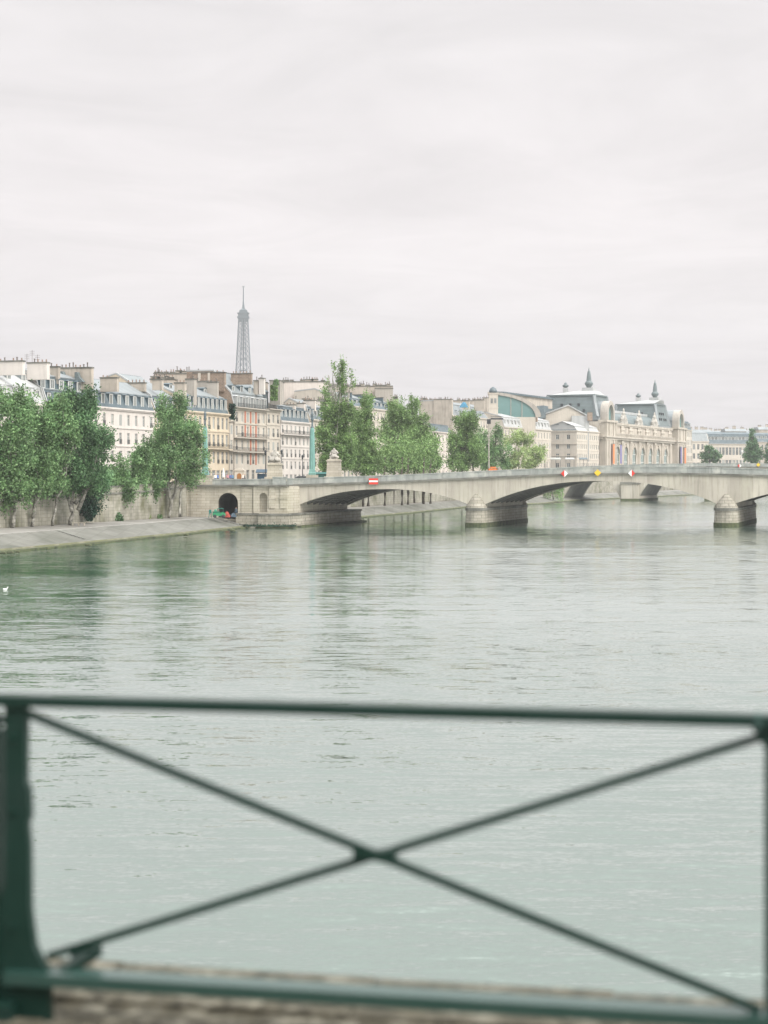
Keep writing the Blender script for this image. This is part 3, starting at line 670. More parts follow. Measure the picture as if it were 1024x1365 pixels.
def holed_wall(b, x0, x1, z0, z1, holes, y=0, rec=.25, m=0):
    """holes = list of rows (zb, zt, [(xa, xb)...])"""
    cur = z0
    for zb, zt, xs in sorted(holes):
        if zb > cur: b.face([(x0, y, cur), (x1, y, cur), (x1, y, zb), (x0, y, zb)], m)
        c = x0
        for a, e_ in sorted(xs):
            b.face([(c, y, zb), (a, y, zb), (a, y, zt), (c, y, zt)], m)
            b.face([(a, y, zb), (a, y+rec, zb), (a, y+rec, zt), (a, y, zt)], m)
            b.face([(e_, y, zb), (e_, y, zt), (e_, y+rec, zt), (e_, y+rec, zb)], m)
            b.face([(a, y, zb), (e_, y, zb), (e_, y+rec, zb), (a, y+rec, zb)], m)
            b.face([(a, y, zt), (a, y+rec, zt), (e_, y+rec, zt), (e_, y, zt)], m)
            c = e_
        b.face([(c, y, zb), (x1, y, zb), (x1, y, zt), (c, y, zt)], m)
        cur = zt
    if z1 > cur: b.face([(x0, y, cur), (x1, y, cur), (x1, y, z1), (x0, y, z1)], m)

class Bld: pass
def dormer_mesh(w, h, dep, key, roof='slate'):
    k = ('dorm', round(w, 2), round(h, 2), round(dep, 2), roof)
    if k in win_cache: return win_cache[k]
    b = MB()
    b.prism_x([(0.0, 0), (dep, 0), (dep, h), (0, h)], -w/2, w/2, 0)          # cheeks
    b.box(-w/2-.05, -w/2+.16, -.08, .02, 0, h, 1); b.box(w/2-.16, w/2+.05, -.08, .02, 0, h, 1)
    b.box(-w/2+.16, w/2-.16, -.08, .02, h-.22, h, 1); b.box(-w/2+.16, w/2-.16, -.08, .02, 0, .12, 1)
    b.face([(-w/2+.16, -.03, .12), (w/2-.16, -.03, .12), (w/2-.16, -.03, h-.22), (-w/2+.16, -.03, h-.22)], 2)
    b.box(-.04, .04, -.07, -.03, .12, h-.22, 1)
    b.prism_y([(-w/2-.15, h), (w/2+.15, h), (w/2*.6, h+.26), (-w/2*.6, h+.26)], -.2, dep+.1, 0)
    o = b.build('dormer', [M[roof], M['frame'], M['glass']]); me = o.data; bpy.data.objects.remove(o)
    win_cache[k] = me; return me
POT = None
def pot_mesh():
    global POT
    if POT is None:
        b = MB(); b.lathe([(.17, 0), (.15, .1), (.12, .55), (.16, .6), (.13, .66)], n=7); o = b.build('chimney_pot', M['pot']); POT = [o.data]
        b = MB(); b.lathe([(.13, 0), (.12, .9), (.2, .92), (.2, 1.0), (.05, 1.1)], n=7); o2 = b.build('chimney_pot', M['darkpot']); POT.append(o2.data)
        bpy.data.objects.remove(o); bpy.data.objects.remove(o2)
    return POT
def chimney(par, x0, x1, y0, y1, z0, z1, wallm, pots=True, gap=.75):
    b = MB(); b.box(x0, x1, y0, y1, z0, z1-.25, 0); b.box(x0-.1, x1+.1, y0-.1, y1+.1, z1-.25, z1, 1)
    o = b.build('chimney', [wallm, M['cornice']], par)
    if pots:
        L_ = max(x1-x0, y1-y0); n = max(1, min(16, int(L_/gap))); alongx = (x1-x0) > (y1-y0)
        for k in range(n):
            if random.random() < .15: continue
            f = (k+.5)/n+random.uniform(-.02, .02)
            x, y = (x0+(x1-x0)*f, (y0+y1)/2) if alongx else ((x0+x1)/2, y0+(y1-y0)*f)
            c = bpy.data.objects.new('chimney_pot', pot_mesh()[1 if random.random() < .3 else 0]); COL.objects.link(c); c.parent = o
            c.location = (x, y, z1); s = random.uniform(.5, .95); c.scale = (.95, .95, s)
    return o

def frame_root(name, a, b, z0, label, cat, group=None, da=None, db=None):
    da = da or fac(a); db = db or fac(b)
    A = Vector((X(a, da), da, z0)); Bp = Vector((X(b, db), db, z0)); L_ = (Bp-A).length
    rz = atan2(Bp.y-A.y, Bp.x-A.x)
    B = Bld(); B.A = A; B.L = L_; B.rz = rz; B.z0 = z0; B.u = Vector((cos(rz), sin(rz), 0)); B.v = Vector((-sin(rz), cos(rz), 0))
    B.root = empty(name, A, rz, label, cat, group)
    def ly(px, X_): # local y so that (X_, y) projects on px
        k = (px-CX)/F; p = A+B.u*X_
        return (k*p.y-p.x)/(B.v.x-k*B.v.y)
    def lx(px, Y_=0):
        k = (px-CX)/F; p = A+B.v*Y_
        return (k*p.y-p.x)/(B.u.x-k*B.u.y)
    def lz(py, X_, Y_=0): return Z(py, (A+B.u*X_+B.v*Y_).y)-z0
    B.ly, B.lx, B.lz = ly, lx, lz
    return B

def building(label, a, b, zc, rows, cols, wall, prof, depth=12.0, z0=7.4, win=(1.15, .62), roofm='slate', dormers=(), balconies=(), bands=(), style=1, shut=False, group='apartment houses along the left bank', name='apartment_building', ground=4.3, side_wall=None, near_gable=0.15, far_gable=None, da=None, db=None, side_win=None, stripes=None, topz='zinc', shop=True, hole_side=None):
    B = frame_root(name, a, b, z0, label, 'building', group, da, db)
    r = B.root; L_ = B.L; zc = zc-z0; W = M[wall]; SW = M[side_wall or wall]
    B.zc = zc
    prof = [(y, z-z0) for y, z in prof]
    w_, hr = win; fh = (zc-ground-.5)/rows
    xs = [(i+.5)*L_/cols for i in range(cols)]
    holes = [(1.0, ground-.9, [(x-w_*.75, x+w_*.75) for x in xs])] if shop else []
    wins = []
    for k in range(rows):
        zb = ground+k*fh+fh*.18; h = fh*hr
        holes.append((zb, zb+h, [(x-w_/2, x+w_/2) for x in xs])); wins.append((zb, h))
    m = MB(); holed_wall(m, 0, L_, -.4, zc, holes)
    m.face([(0, depth, -.4), (0, depth, prof[-1][1]), (L_, depth, prof[-1][1]), (L_, depth, -.4)])
    for k in bands: z = ground+k*fh+.02; m.box(-.05, L_+.05, -.16, .04, z, z+.22, 0)
    m.box(-.1, L_+.1, -.45, .05, zc-.32, zc, 0); m.box(-.1, L_+.1, -.28, .05, zc-.55, zc-.32, 0)
    m.build('wall', W, r)
    # side walls
    for x, xx, nm in ((0, .3, 'side_wall'), (L_-.3, L_, 'side_wall')):
        if nm == 'side_wall' and x == 0 and side_win:
            q = MB()
            hs = [(zb, zb+h, [(-ys-w_/2, -ys+w_/2) for ys in side_win]) for zb, h in wins]
            q2 = MB(); holed_wall(q2, -depth, 0, -.4, zc, hs, 0)
            # rotate: local x' -> -y
            q2.v = [(y_, -x_, z_) for x_, y_, z_ in q2.v]
            q2.build('side_wall', SW, r)
            for zb, h in wins:
                for ys in side_win: add_window(window_mesh(w_, h, .22, False, 0), r, (0, ys, zb), -pi/2)
            continue
        q = MB(); poly = [(0.0, -.4)]+[(p[0], p[1]+.02) for p in prof]+[(prof[-1][0], -.4)]
        q.prism_x(poly, x, xx, 0); q.build('side_wall', SW, r)
    # roof
    rf = MB(); base = [(-.1, zc)]+[(p[0], p[1]) for p in prof[1:]]+[(prof[-1][0], zc-.2)]
    # split steep slate / shallow top
    n = len(prof)
    rf.prism_x([(prof[0][0]-.05, zc-.05)]+[(p[0], p[1]+.05) for p in prof[1:]]+[(prof[-1][0]-.1, zc-.1)], .3, L_-.3, 0)
    for p, q in zip(prof[1:], prof[2:]):
        th = .14
        if abs(q[1]-p[1]) < 1.2*abs(q[0]-p[0]):
            rf.prism_x([(p[0]-.12, p[1]+.03), (q[0], q[1]+.03), (q[0], q[1]+th+.08), (p[0]-.12, p[1]+th+.08)], -.02, L_+.02, 1)
    rf.build('roof', [M[roofm], M[topz]], r)
    if near_gable:
        for x in ((-.05,) if far_gable is None else (-.05, L_-.35)):
            q = MB()
            up = [(p[0]-.15, p[1]+near_gable+.25) for p in prof[1:]]; dn = [(p[0], p[1]+.08) for p in prof[1:]][::-1]
            q.prism_x([(-.15, zc)]+up+dn, x, x+.4, 0)
            q.build('gable_coping', M['pale_zinc'], r)
    for k, (zb, h) in enumerate(wins):
        for x in xs:
            q_ = random.random(); st = style if q_ < .55 else (2 if q_ < .75 else (3 if q_ < .9 else 4))
            add_window(window_mesh(w_, h, .22, shut, st), r, (x, 0, zb))
    if shop:
        me = window_mesh(w_*1.5, ground-1.9, .22, False, 0)
        for x in xs: add_window(me, r, (x, 0, 1.0))
    for d_ in dormers:                            # (y, z, w, h, dep, n, [roof])
        y, z, w, h, dep, nn = d_[:6]
        me = dormer_mesh(w, h, dep, 0, d_[6] if len(d_) > 6 else 'slate')
        for i in range(nn):
            o = bpy.data.objects.new('dormer', me); COL.objects.link(o); o.parent = r; o.location = ((i+.5)*L_/nn, y, z-z0)
    for k in balconies:
        z = (ground+k*fh) if k < rows else zc
        q = MB(); q.box(-.0, L_, -.95, 0, z-.02, z+.16, 0); q.build('balcony_slab', W, r)
        q = MB(); q.box(0, L_, -.92, -.87, z+1.08, z+1.15); q.box(0, L_, -.92, -.87, z+.28, z+.32)
        for i in range(int(L_/.3)): q.box(.3*i, .3*i+.035, -.91, -.88, z+.16, z+1.08)
        q.build('balcony_railing', M['iron'], r)
    B.fh = fh; B.ground = ground; B.wins = wins; B.xs = xs
    return B
def chim_px(B, Xl, pxr, pxl, ytop, ybot, m, th=1.0, pots=True, par=None):
    y0, y1 = B.ly(pxr, Xl), B.ly(pxl, Xl)
    z1 = B.lz(ytop, Xl, (y0+y1)/2); z0 = B.lz(ybot, Xl, (y0+y1)/2)
    return chimney(B.root, Xl, Xl+th, min(y0, y1), max(y0, y1), z0, z1, M[m], pots)

MANS = lambda zc, zm, zt, d=12: [(0, zc), (1.3, zm), (d*.5, zt), (d, zc+.5)]

# hidden houses further left, outside the frame on the same quay
b0 = building('large pale zinc-roofed apartment house at the far left behind the big trees', -64, 61, 22.6, 3, 9, 'white_wall', [(0, 22.6), (1.0, 25.4), (8.5, 30.2), (14, 29)], depth=14, roofm='pale_zinc', topz='pale_zinc',
              dormers=[(0.6, 23.0, 1.5, 2.2, 2.4, 8, 'pale_zinc'), (3.0, 26.2, 1.5, 1.9, 3.2, 6, 'zinc')], bands=(1, 2, 3), far_gable=1)
chim_px(b0, b0.L-1.2, 62.5, 36, 482.5, 506, 'white_wall', 1.2)
chim_px(b0, b0.L*.62, 30, -14, 480.5, 500, 'white_wall', 1.0)
b = MB()
for px, yt in ((36, 472), (43, 467), (50, 473)):
    y_ = b0.ly(px, b0.L-.6); z1 = b0.lz(yt, b0.L, y_); z0_ = b0.lz(483, b0.L, y_)
    b.tube([(b0.L-.6, y_, z0_), (b0.L-.6, y_, z1)], .045, 4)
    for q in range(3): b.tube([(b0.L-.6, y_-.5, z1-.2-.35*q), (b0.L-.6, y_+.5, z1-.2-.35*q)], .025, 4)
b.build('aerial', M['darkpot'], b0.root)

b2 = building('dark slate-roofed house with two rows of small dormers under a tall blank party wall', 62.2, 122, 22.9, 3, 5, 'white_wall', [(0, 22.9), (1.0, 25.4), (1.9, 25.6), (2.5, 28.0), (6, 29.3), (12, 27)], depth=12,
              dormers=[(0.5, 23.0, 1.3, 1.9, 1.4, 5), (1.75, 25.75, 1.75, 1.85, 1.6, 5)], bands=(1, 2, 3))
chim_px(b2, b2.L-1.0, 122, 79, 489.3, 520, 'beige_wall', 1.0)
chim_px(b2, b2.L*.45, 78, 64, 488, 512, 'beige_wall', .8)

for pr_, pl, yt, yb in ((76, 65, 494, 509), (95, 78, 495, 509), (111, 99.5, 496, 509)):   # steep slate slopes leaning on the party wall
    Xl = b2.L-2.2; ya_, yb_ = b2.ly(pr_, Xl), b2.ly(pl, Xl); m = MB()
    z0_, z1_ = b2.lz(yb, Xl, ya_), b2.lz(yt, Xl, yb_)
    m.prism_x([(ya_, z0_), (ya_+(yb_-ya_)*.55, z0_+(z1_-z0_)*.55), (yb_-.3*(yb_-ya_), z1_), (yb_, z1_), (yb_, z0_)], Xl, Xl+1.1); m.build('steep_roof_slope', M['orsay_slate'], b2.root)
b3 = building('long pinkish white apartment house with blue slate mansard and a row of tall white dormers', 122.3, 206.5, 23.1, 3, 8, 'white_wall', MANS(23.1, 26.1, 28.9), dormers=[(.35, 23.25, 1.35, 2.6, 1.7, 8)], bands=(1, 2, 3), win=(1.25, .60))
chim_px(b3, b3.L*.16, 156, 133.5, 502.5, 522, 'beige_wall', 1.0)
chim_px(b3, b3.L-1.0, 193, 168, 509.5, 522, 'beige_wall', .9)
b4 = building('narrow house with tilted pale zinc roofs half hidden behind the leaning quay tree', 206.8, 238, 23.2, 3, 4, 'yellow_wall', [(0, 23.2), (1.2, 26.3), (9, 31.0), (12, 30)], dormers=[(.6, 23.5, 1.3, 2.2, 1.6, 4)], topz='zinc')
chim_px(b4, b4.L-1.2, 246, 232.5, 509.5, 536, 'beige_wall', 1.2)
chim_px(b4, b4.L*.3, 216, 203, 505, 520, 'beige_wall', .9)
b5 = building('yellow ochre house with tall windows and slate mansard left of the red striped house', 238.3, 305.5, 23.9, 3, 11, 'yellow_wall', MANS(23.9, 27.4, 29.6), dormers=[(.35, 24.1, 1.2, 3.0, 1.8, 11), (4.0, 28.2, 1.5, 1.5, 2.5, 3)], bands=(1, 2, 3), balconies=(1,), win=(1.4, .68), ground=4.2)
chim_px(b5, b5.L*.30, 259, 247, 504.5, 540, 'grey_wall', 1.6)
chim_px(b5, b5.L-1.6, 283, 260, 507.5, 536, 'grey_wall', 1.0); chim_px(b5, b5.L-4.5, 290, 276, 508.5, 536, 'grey_wall', .8)
b6 = building('tall ornate cream house with vertical red brick stripes and a zinc roof', 312, 355, 25.6, 4, 6, 'cream_wall', [(0, 25.6), (.9, 29.0), (3.0, 31.2), (5.2, 34.2), (12, 34.2)], depth=12, side_wall='brown_wall', roofm='zinc', topz='zinc',
              dormers=[(-.35, 25.7, 1.7, 2.6, 1.5, 6, 'pale_zinc'), (1.3, 29.3, 1.4, 1.6, 2.2, 4, 'slate')], bands=(1, 2, 3, 4), balconies=(1, 2, 4), win=(1.3, .68), ground=4.3)
for i, k0 in ((2, 1), (3, 0), (4, 0)):
    m = MB(); x = i*b6.L/6
    for k in range(4):
        if (i == 2 and k < 2): continue
        z = b6.ground+k*b6.fh; m.box(x-.42, x+.42, -.10, .02, z+.4, z+b6.fh-.15)
    m.build('brick_stripe', M['brick'], b6.root)
q = MB(); y0_ = b6.ly(299, 0)
for f0, f1 in ((0.15, .2), (.38, .43)):
    pass
chimney(b6.root, -.4, .8, b6.ly(300, 0), b6.ly(258, 0), 22, b6.lz(496.2, 0, 7), M['brown_wall'])
for pa, pb in ((268.5, 265), (281, 278)):
    m = MB(); m.box(-.55, -.38, b6.ly(pa, 0), b6.ly(pb, 0), 22.5, b6.lz(497.5, 0, 8)); m.build('flue_strip', M['cream_wall'], b6.root)
chimney(b6.root, b6.L*.35, b6.L*.35+1.0, b6.ly(337, b6.L*.4), b6.ly(310, b6.L*.4), 24, b6.lz(498, b6.L*.4, 7), M['brown_wall'])
chimney(b6.root, b6.L*.75, b6.L*.75+1.0, b6.ly(352, b6.L*.75), b6.ly(345, b6.L*.75), 22, b6.lz(504, b6.L*.75, 4), M['white_wall'])
chimney(b6.root, b6.L*.75, b6.L*.75+1.0, b6.ly(344, b6.L*.75), b6.ly(338, b6.L*.75), 22, b6.lz(507, b6.L*.75, 6), M['beige_wall'])
bn = building('very narrow cream house squeezed in front of the brown brick side wall', 305.8, 311.7, 22.6, 3, 1, 'cream_wall', [(0, 22.6), (1, 23.2), (6, 23.6)], depth=6, win=(1.2, .6), balconies=(1,))
b7 = building('slim cream house with a roof terrace between the red striped house and the white house', 355.3, 373.6, 26.0, 4, 3, 'cream_wall', [(0, 26.0), (3.0, 26.2), (3.2, 30.5), (6, 33), (12, 32.5)], bands=(1, 2, 3), balconies=(4,), win=(1.4, .6), topz='slate')
chimney(b7.root, b7.L-1.5, b7.L-.5, b7.ly(376, b7.L), b7.ly(362, b7.L), 20, b7.lz(507, b7.L, 3), M['grey_wall'], False)
b8 = building('white house with a blue slate mansard of white dormers and a long iron balcony', 374, 413, 23.5, 4, 7, 'white_wall', MANS(23.5, 27.2, 28.2), dormers=[(.4, 23.9, 1.35, 2.6, 1.6, 7)], balconies=(3,), bands=(1, 2, 3), win=(1.25, .62), style=1, ground=3.2)
chim_px(b8, b8.L*.55, 393, 376, 539, 548, 'pink_wall', 1.0); chim_px(b8, b8.L-1.2, 406, 396, 537, 548, 'pink_wall', 1.0)
b9 = building('cream house behind the green lamp pylon with a zinc roof and small dormers', 413.3, 446, 24.6, 4, 7, 'cream_wall', MANS(24.6, 27.9, 30.0), dormers=[(.4, 25, 1.2, 2.2, 1.6, 8)], bands=(1, 2, 3))
chim_px(b9, b9.L*.2, 420, 405, 533, 548, 'pink_wall', 1.0)
b10 = building('house with a carved cream front glimpsed between the poplars under a steep slate roof', 446.5, 524, 29.6, 5, 16, 'cream_wall', [(0, 29.6), (2.0, 32.0), (6, 33.6), (12, 33)], dormers=[(.8, 30.0, 1.3, 1.5, 1.6, 14)], bands=(1, 2, 3, 4, 5), balconies=(3,))
for k, xf in enumerate((.35, .55, .72, .9)):
    B_ = b10; Xl = B_.L*xf; chimney(B_.root, Xl, Xl+.7, 1.6, 8.5, 22, 26.3, M['slate'], False)
b10g = building('low grey roofed house beside the blank beige party walls', 574, 602, 24.5, 4, 6, 'pink_wall', MANS(24.5, 27.0, 27.4), bands=(1, 2))
b12 = building('cream house with dark sloping skylights left of the glass-fronted hall', 603, 651, 31.0, 5, 12, 'cream_wall', [(0, 31.0), (3.0, 35.0), (6, 36.2), (12, 36.0)], side_wall='beige_wall', dormers=[(1.2, 31.5, 1.9, 1.3, 1.2, 9, 'slate')], bands=(1, 2, 3, 4, 5), roofm='zinc')
chimney(b12.root, -.4, .9, b12.ly(603, 0), b12.ly(578.5, 0), 12, b12.lz(532, 0, 5), M['beige_wall'])
chimney(b12.root, 2.0, 3.0, b12.ly(582, 2), b12.ly(560, 2), 10, b12.lz(532.8, 0, 9), M['grey_wall'])
for a_, c_, yt, xl in ((625, 616, 534, .3), (645, 632, 533, .6), (650, 643, 530, .85)):
    Xl = b12.L*xl; chimney(b12.root, Xl, Xl+1.2, b12.ly(a_, Xl), b12.ly(c_, Xl), 26, b12.lz(yt, Xl, 5), M['beige_wall'])
# blue tarpaulin on that roof
Xl = b12.L*.12; yy = b12.ly(617, Xl)
m = MB(); zt_, zb_ = b12.lz(535.5, Xl, yy), b12.lz(543, Xl, yy)
m.grid8([(Xl, yy-1.3, zb_), (Xl+2.4, yy-1.4, zb_), (Xl+2.2, yy+1.1, zb_), (Xl, yy+1.3, zb_), (Xl+.6, yy-.9, zt_-1.1), (Xl+1.9, yy-.5, zt_-.2), (Xl+1.6, yy+.4, zt_), (Xl+.8, yy+.9, zt_-.9)])
o = m.build('roof_tarpaulin', M['blue'], None); o.matrix_world = b12.root.matrix_basis.copy(); tag(o, 'bright blue tarpaulin bundled on a rooftop left of the glass-fronted hall', 'tarpaulin')

# rear blocks seen over the roofs ------------------------------------------
def block(label, pl, pr, yt, d, dep, wallm, chim=0, name='rear_building', zb=7.4, cap='cornice', roofh=0.0, pots=True):
    x0, x1 = X(pl, d), X(pr, d); z1 = Z(yt, d)-zb
    r = empty(name, (x0, d, zb), 0, label, 'building', 'tall blank-walled blocks behind the quay houses')
    m = MB(); m.box(0, x1-x0, 0, dep, 0, z1-.3); m.build('wall', M[wallm], r)
    m = MB(); m.box(-.12, x1-x0+.12, -.12, dep, z1-.3, z1); m.build('roof', M[cap], r)
    if pots:
        n = chim
        for k in range(n):
            xx = (x1-x0)*(k+.5)/n+random.uniform(-.6, .6); w = random.uniform(.8, 2.2)
            chimney(r, max(0.1, xx-w/2), min(x1-x0-.1, xx+w/2), .3, .9, z1-.1, z1+random.uniform(.25, .7), M['beige_wall'], True, .55)
    return r
block('beige rear block with a long row of chimney pots behind the leaning quay tree', 205, 258, 497.0, 440, 14, 'beige_wall', 7)
block('low terracotta-potted chimney range in front of the beige rear block', 200, 232, 504.5, 432, 5, 'beige_wall', 5)
block('narrow grey rear wall rising behind the slim cream house', 362, 376, 507, 462, 10, 'grey_wall', 0)
block('wide pinkish white blank wall behind the white mansard house', 375.5, 437, 508.0, 500, 14, 'pink_wall', 6)
block('stepped pale chimney wall just above the white mansard house', 388, 432, 533.5, 488, 5, 'pink_wall', 4)
block('long beige blank wall of a tall block behind the poplars', 437, 523.5, 514.0, 575, 12, 'beige_wall', 12)
block('pale flue wall beside the tall block behind the poplars', 500, 524, 517.0, 572, 2.5, 'grey_wall', 0)
block('small pale block low behind the poplar tops', 523.8, 531, 531, 600, 10, 'pink_wall', 2)
block('grey-beige blank party wall with a dark flue right of the poplars', 559.5, 579, 532.5, 660, 10, 'beige_wall', 3)
block('cream chimney wall under the red striped house roofline', 339, 356, 509, 470, 6, 'beige_wall', 3)
block('warm brown chimney range low above the long white house', 150, 168, 507.5, 395, 4, 'beige_wall', 3)
block('distant cream block with many chimneys behind the skylight house', 583, 652, 533.5, 712, 10, 'beige_wall', 9)

# tower-like end with small dome, glass-fronted hall -------------------------
dT = 700
r = empty('corner_tower', (X(652, dT), dT, 7.4), 0, 'slim cream corner tower with a small dark domed cap left of the glass-fronted hall', 'tower')
wT = X(664, dT)-X(652, dT); zT = Z(523.5, dT)-7.4
m = MB(); m.box(0, wT, 0, 6, 0, zT); m.box(-.15, wT+.15, -.15, 6.15, zT-.5, zT); m.box(-.1, wT+.1, -.1, 6.1, zT-6.2, zT-5.8); m.build('wall', M['cream_wall'], r)
m = MB(); m.lathe([(wT*.42, 0), (wT*.46, .5), (wT*.44, 1.0), (wT*.33, 1.8), (wT*.15, 2.3), (.05, 2.5)], (wT/2, 3, zT), 14); m.build('dome', M['slate'], r, True)
for k in range(2):
    add_window(window_mesh(.9, 2.0, -.02, False, 0), r, (wT*(.3+.4*k), 0, zT-4.2))
dH = 716; xc = X(650, dH); R = X(714, dH)-xc; zb_ = 7.4; zB = Z(556, dH)
r = empty('glass_hall', (xc, dH, zb_), 0, 'large hall with an arched teal glass end wall and long pale roof ridge', 'building')
zs_ = zB-zb_; ht = Z(526, dH)-zB
def arc(k, n, s=1.0): w = pi*k/n; return (R*s*cos(w), zs_+ht*s*sin(w))
HALF = 12
m = MB(); pts = [(1.0, zs_)]+[arc(k, 24) for k in range(HALF)]+[(1.0, zs_+ht)]
m.prism_y(pts[::-1], .2, .35); m.build('glazing', M['green_glass'], r)
m = MB()
for k in range(HALF):
    p0, p1 = arc(k, 24), arc(k+1, 24); q0, q1 = arc(k, 24, 1.12), arc(k+1, 24, 1.12)
    m.prism_y([p0, p1, q1, q0], -.3, .5)
for x in (4, 9.5, 14.0):
    h_ = ht*sqrt(max(0, 1-(x/R)**2)); m.box(x-.12, x+.12, 0, .2, zs_, zs_+h_)
m.build('glazing_frame', M['grey_wall'], r)
m = MB(); m.box(1, R, 0, 40, 0, zs_); m.build('wall', M['cream_wall'], r)
m = MB(); m.prism_y(([(1.0, zs_)]+[arc(k, 24, 1.02) for k in range(HALF)]+[(1.0, zs_+ht*1.02)])[::-1], .5, 16, 0, .05)
m.build('roof', M['pale_zinc'], r)
dR = 735
zr0, zr1 = Z(522, dR), Z(530.5, 820)
m = MB(); m.grid8([(X(662, dR), dR, zr0-6), (X(664, dR)+1.5, dR, zr0-6), (X(732, 820)+1.5, 820, zr1-5), (X(730, 820), 820, zr1-5), (X(662, dR), dR, zr0-.8), (X(664, dR)+1.5, dR, zr0-.8), (X(732, 820)+1.5, 820, zr1-.8), (X(730, 820), 820, zr1-.8)], 0)
m.grid8([(X(661, dR), dR-.3, zr0-.8), (X(664, dR)+2.5, dR, zr0-.8), (X(732, 820)+2.5, 820, zr1-.8), (X(730, 820)-1, 820, zr1-.8), (X(661, dR), dR-.3, zr0), (X(664, dR)+2.5, dR, zr0), (X(732, 820)+2.5, 820, zr1), (X(730, 820)-1, 820, zr1)], 1)
m.grid8([(X(690, dR), dR+30, zr0-13), (X(725, 800), 800, zr1-10), (X(732, 815), 815, zr1-10), (X(700, dR), dR+50, zr0-13), (X(690, dR), dR+30, zr0-6), (X(725, 800), 800, zr1-4.2), (X(732, 815), 815, zr1-4.2), (X(700, dR), dR+50, zr0-6)], 1)
for v in range(len(m.v)): m.v[v] = (m.v[v][0]-xc, m.v[v][1]-dH, m.v[v][2]-zb_)
m.build('ridge_wall', [M['beige_wall'], M['slate']], r)

b14 = building('cream stone building with a pale mansard storey and white roof beyond the poplars', 672, 735, 28.4, 4, 16, 'cream_wall', [(0, 28.4), (1.2, 32.2), (8, 34.0), (14, 33.8)], depth=14, roofm='pale_zinc', topz='pale_zinc', dormers=[(.4, 28.9, 1.6, 2.4, 1.4, 14, 'pale_zinc')], bands=(1, 2, 3), style=0, group='stone public buildings near the museum')
chimney(b14.root, b14.L*.55, b14.L*.55+1.2, b14.ly(706, b14.L*.55), b14.ly(692, b14.L*.55), 24, b14.lz(548.5, b14.L*.55, 5), M['beige_wall'])
chimney(b14.root, b14.L*.66, b14.L*.66+1.2, b14.ly(716, b14.L*.66), b14.ly(711, b14.L*.66), 24, b14.lz(549.5, b14.L*.66, 5), M['brown_wall'])
b15 = building('cream corner pavilion with two window columns on its near face, left of the museum', 769, 799, 29.2, 4, 11, 'cream_wall', [(0, 29.2), (1.2, 31.0), (6.8, 33.2), (13.5, 31.0)], depth=13.5, roofm='pale_zinc', topz='pale_zinc', bands=(1, 2, 3, 4), style=0, side_win=(3.9, 9.0), near_gable=0, group='stone public buildings near the museum', win=(1.5, .5))
q = MB()
for z in (b15.zc-.5, b15.zc-6.2, b15.zc-11.6): q.box(-.3, .0, -.3, 13.6, z, z+.4)
q.build('cornice_band', M['cream_wall'], b15.root)
for z_, ys in ((b15.zc, (3.9, 9.0)),):
    for y_ in ys:
        o = bpy.data.objects.new('dormer', dormer_mesh(1.5, 2.2, 1.5, 0, 'slate')); COL.objects.link(o); o.parent = b15.root; o.location = (.4, y_, z_+.3); o.rotation_euler = (0, 0, -pi/2)
m = MB(); m.grid8([(.1, 0.2, b15.zc), (b15.L*.8, .2, b15.zc), (b15.L*.8, 13.3, b15.zc), (.1, 13.3, b15.zc), (1.0, 1.2, b15.zc+1.9), (b15.L*.8, 1.2, b15.zc+1.9), (b15.L*.8, 12, b15.zc+1.9), (1.0, 12, b15.zc+1.9)])
m.build('hipped_roof', M['slate'], b15.root)
# gabled stone block in front of the museum roof
dG = 806
r = empty('gabled_building', (X(719, dG), dG, 7.4), 0, 'cream gable-ended building in front of the left museum roof', 'building', 'stone public buildings near the museum')
w = X(783, dG)-X(719, dG); m = MB()
m.prism_y([(0, 0), (w, 0), (w, Z(556, dG)-7.4), (w*.6, Z(541, dG)-7.4), (0, Z(556, dG)-7.4)], 0, 20)
m.build('wall', M['cream_wall'], r)
m = MB(); xm = w*.6; za, zt_ = Z(556, dG)-7.4, Z(541, dG)-7.4
m.prism_y([(-.6, za), (xm, zt_), (xm, zt_+.6), (-.6, za+.6)], -.6, 20.5); m.prism_y([(w+.6, za+.6), (xm, zt_+.6), (xm, zt_), (w+.6, za)], -.6, 20.5)
m.build('roof', M['pale_zinc'], r)
m = MB(); m.box(w*.66, w*1.02, -3, -.6, 8, Z(554.5, dG)-7.4); m.build('white_extension', M['pale_zinc'], r)
chimney(r, X(782, dG)-X(719, dG), X(788.5, dG)-X(719, dG), -4, -2.5, 26.5, Z(549.5, dG)-7.4, M['brown_wall'], False)


# ------------------------------------------------------------------ long museum with two domed slate roofs
OB = frame_root('museum_building', 800, 908.5, 7.4, 'long cream stone museum with tall arched windows and two grey-green pavilion roofs', 'museum')
r = OB.root; L_ = OB.L; zc = 27.1-7.4; za = 34.3-7.4
S = M['museum'] = mat('museum_stone', (0.49, 0.445, 0.38), (0.42, 0.38, 0.325), scale=0.2, streak=0.35, streak_s=.6, c3=(0.38, 0.34, 0.28), s3=0.1)
cen = [OB.lx(p) for p in (823, 834.4, 845.6, 856.6, 867.0, 877.3, 887.3)]
hole = []
for i, x in enumerate(cen):
    sp = (cen[min(i+1, 6)]-cen[max(i-1, 0)])/(2 if 0 < i < 6 else 1); w = 7.4
    hole.append((x, w, 1.0, 23.0-7.4-w/2))
m = MB(); arched_wall(m, 0, L_, -.4, zc, hole, 0, .6)
m.box(0, L_, 1.5, 24, -.4, zc-.1)
m.build('wall', S, r)
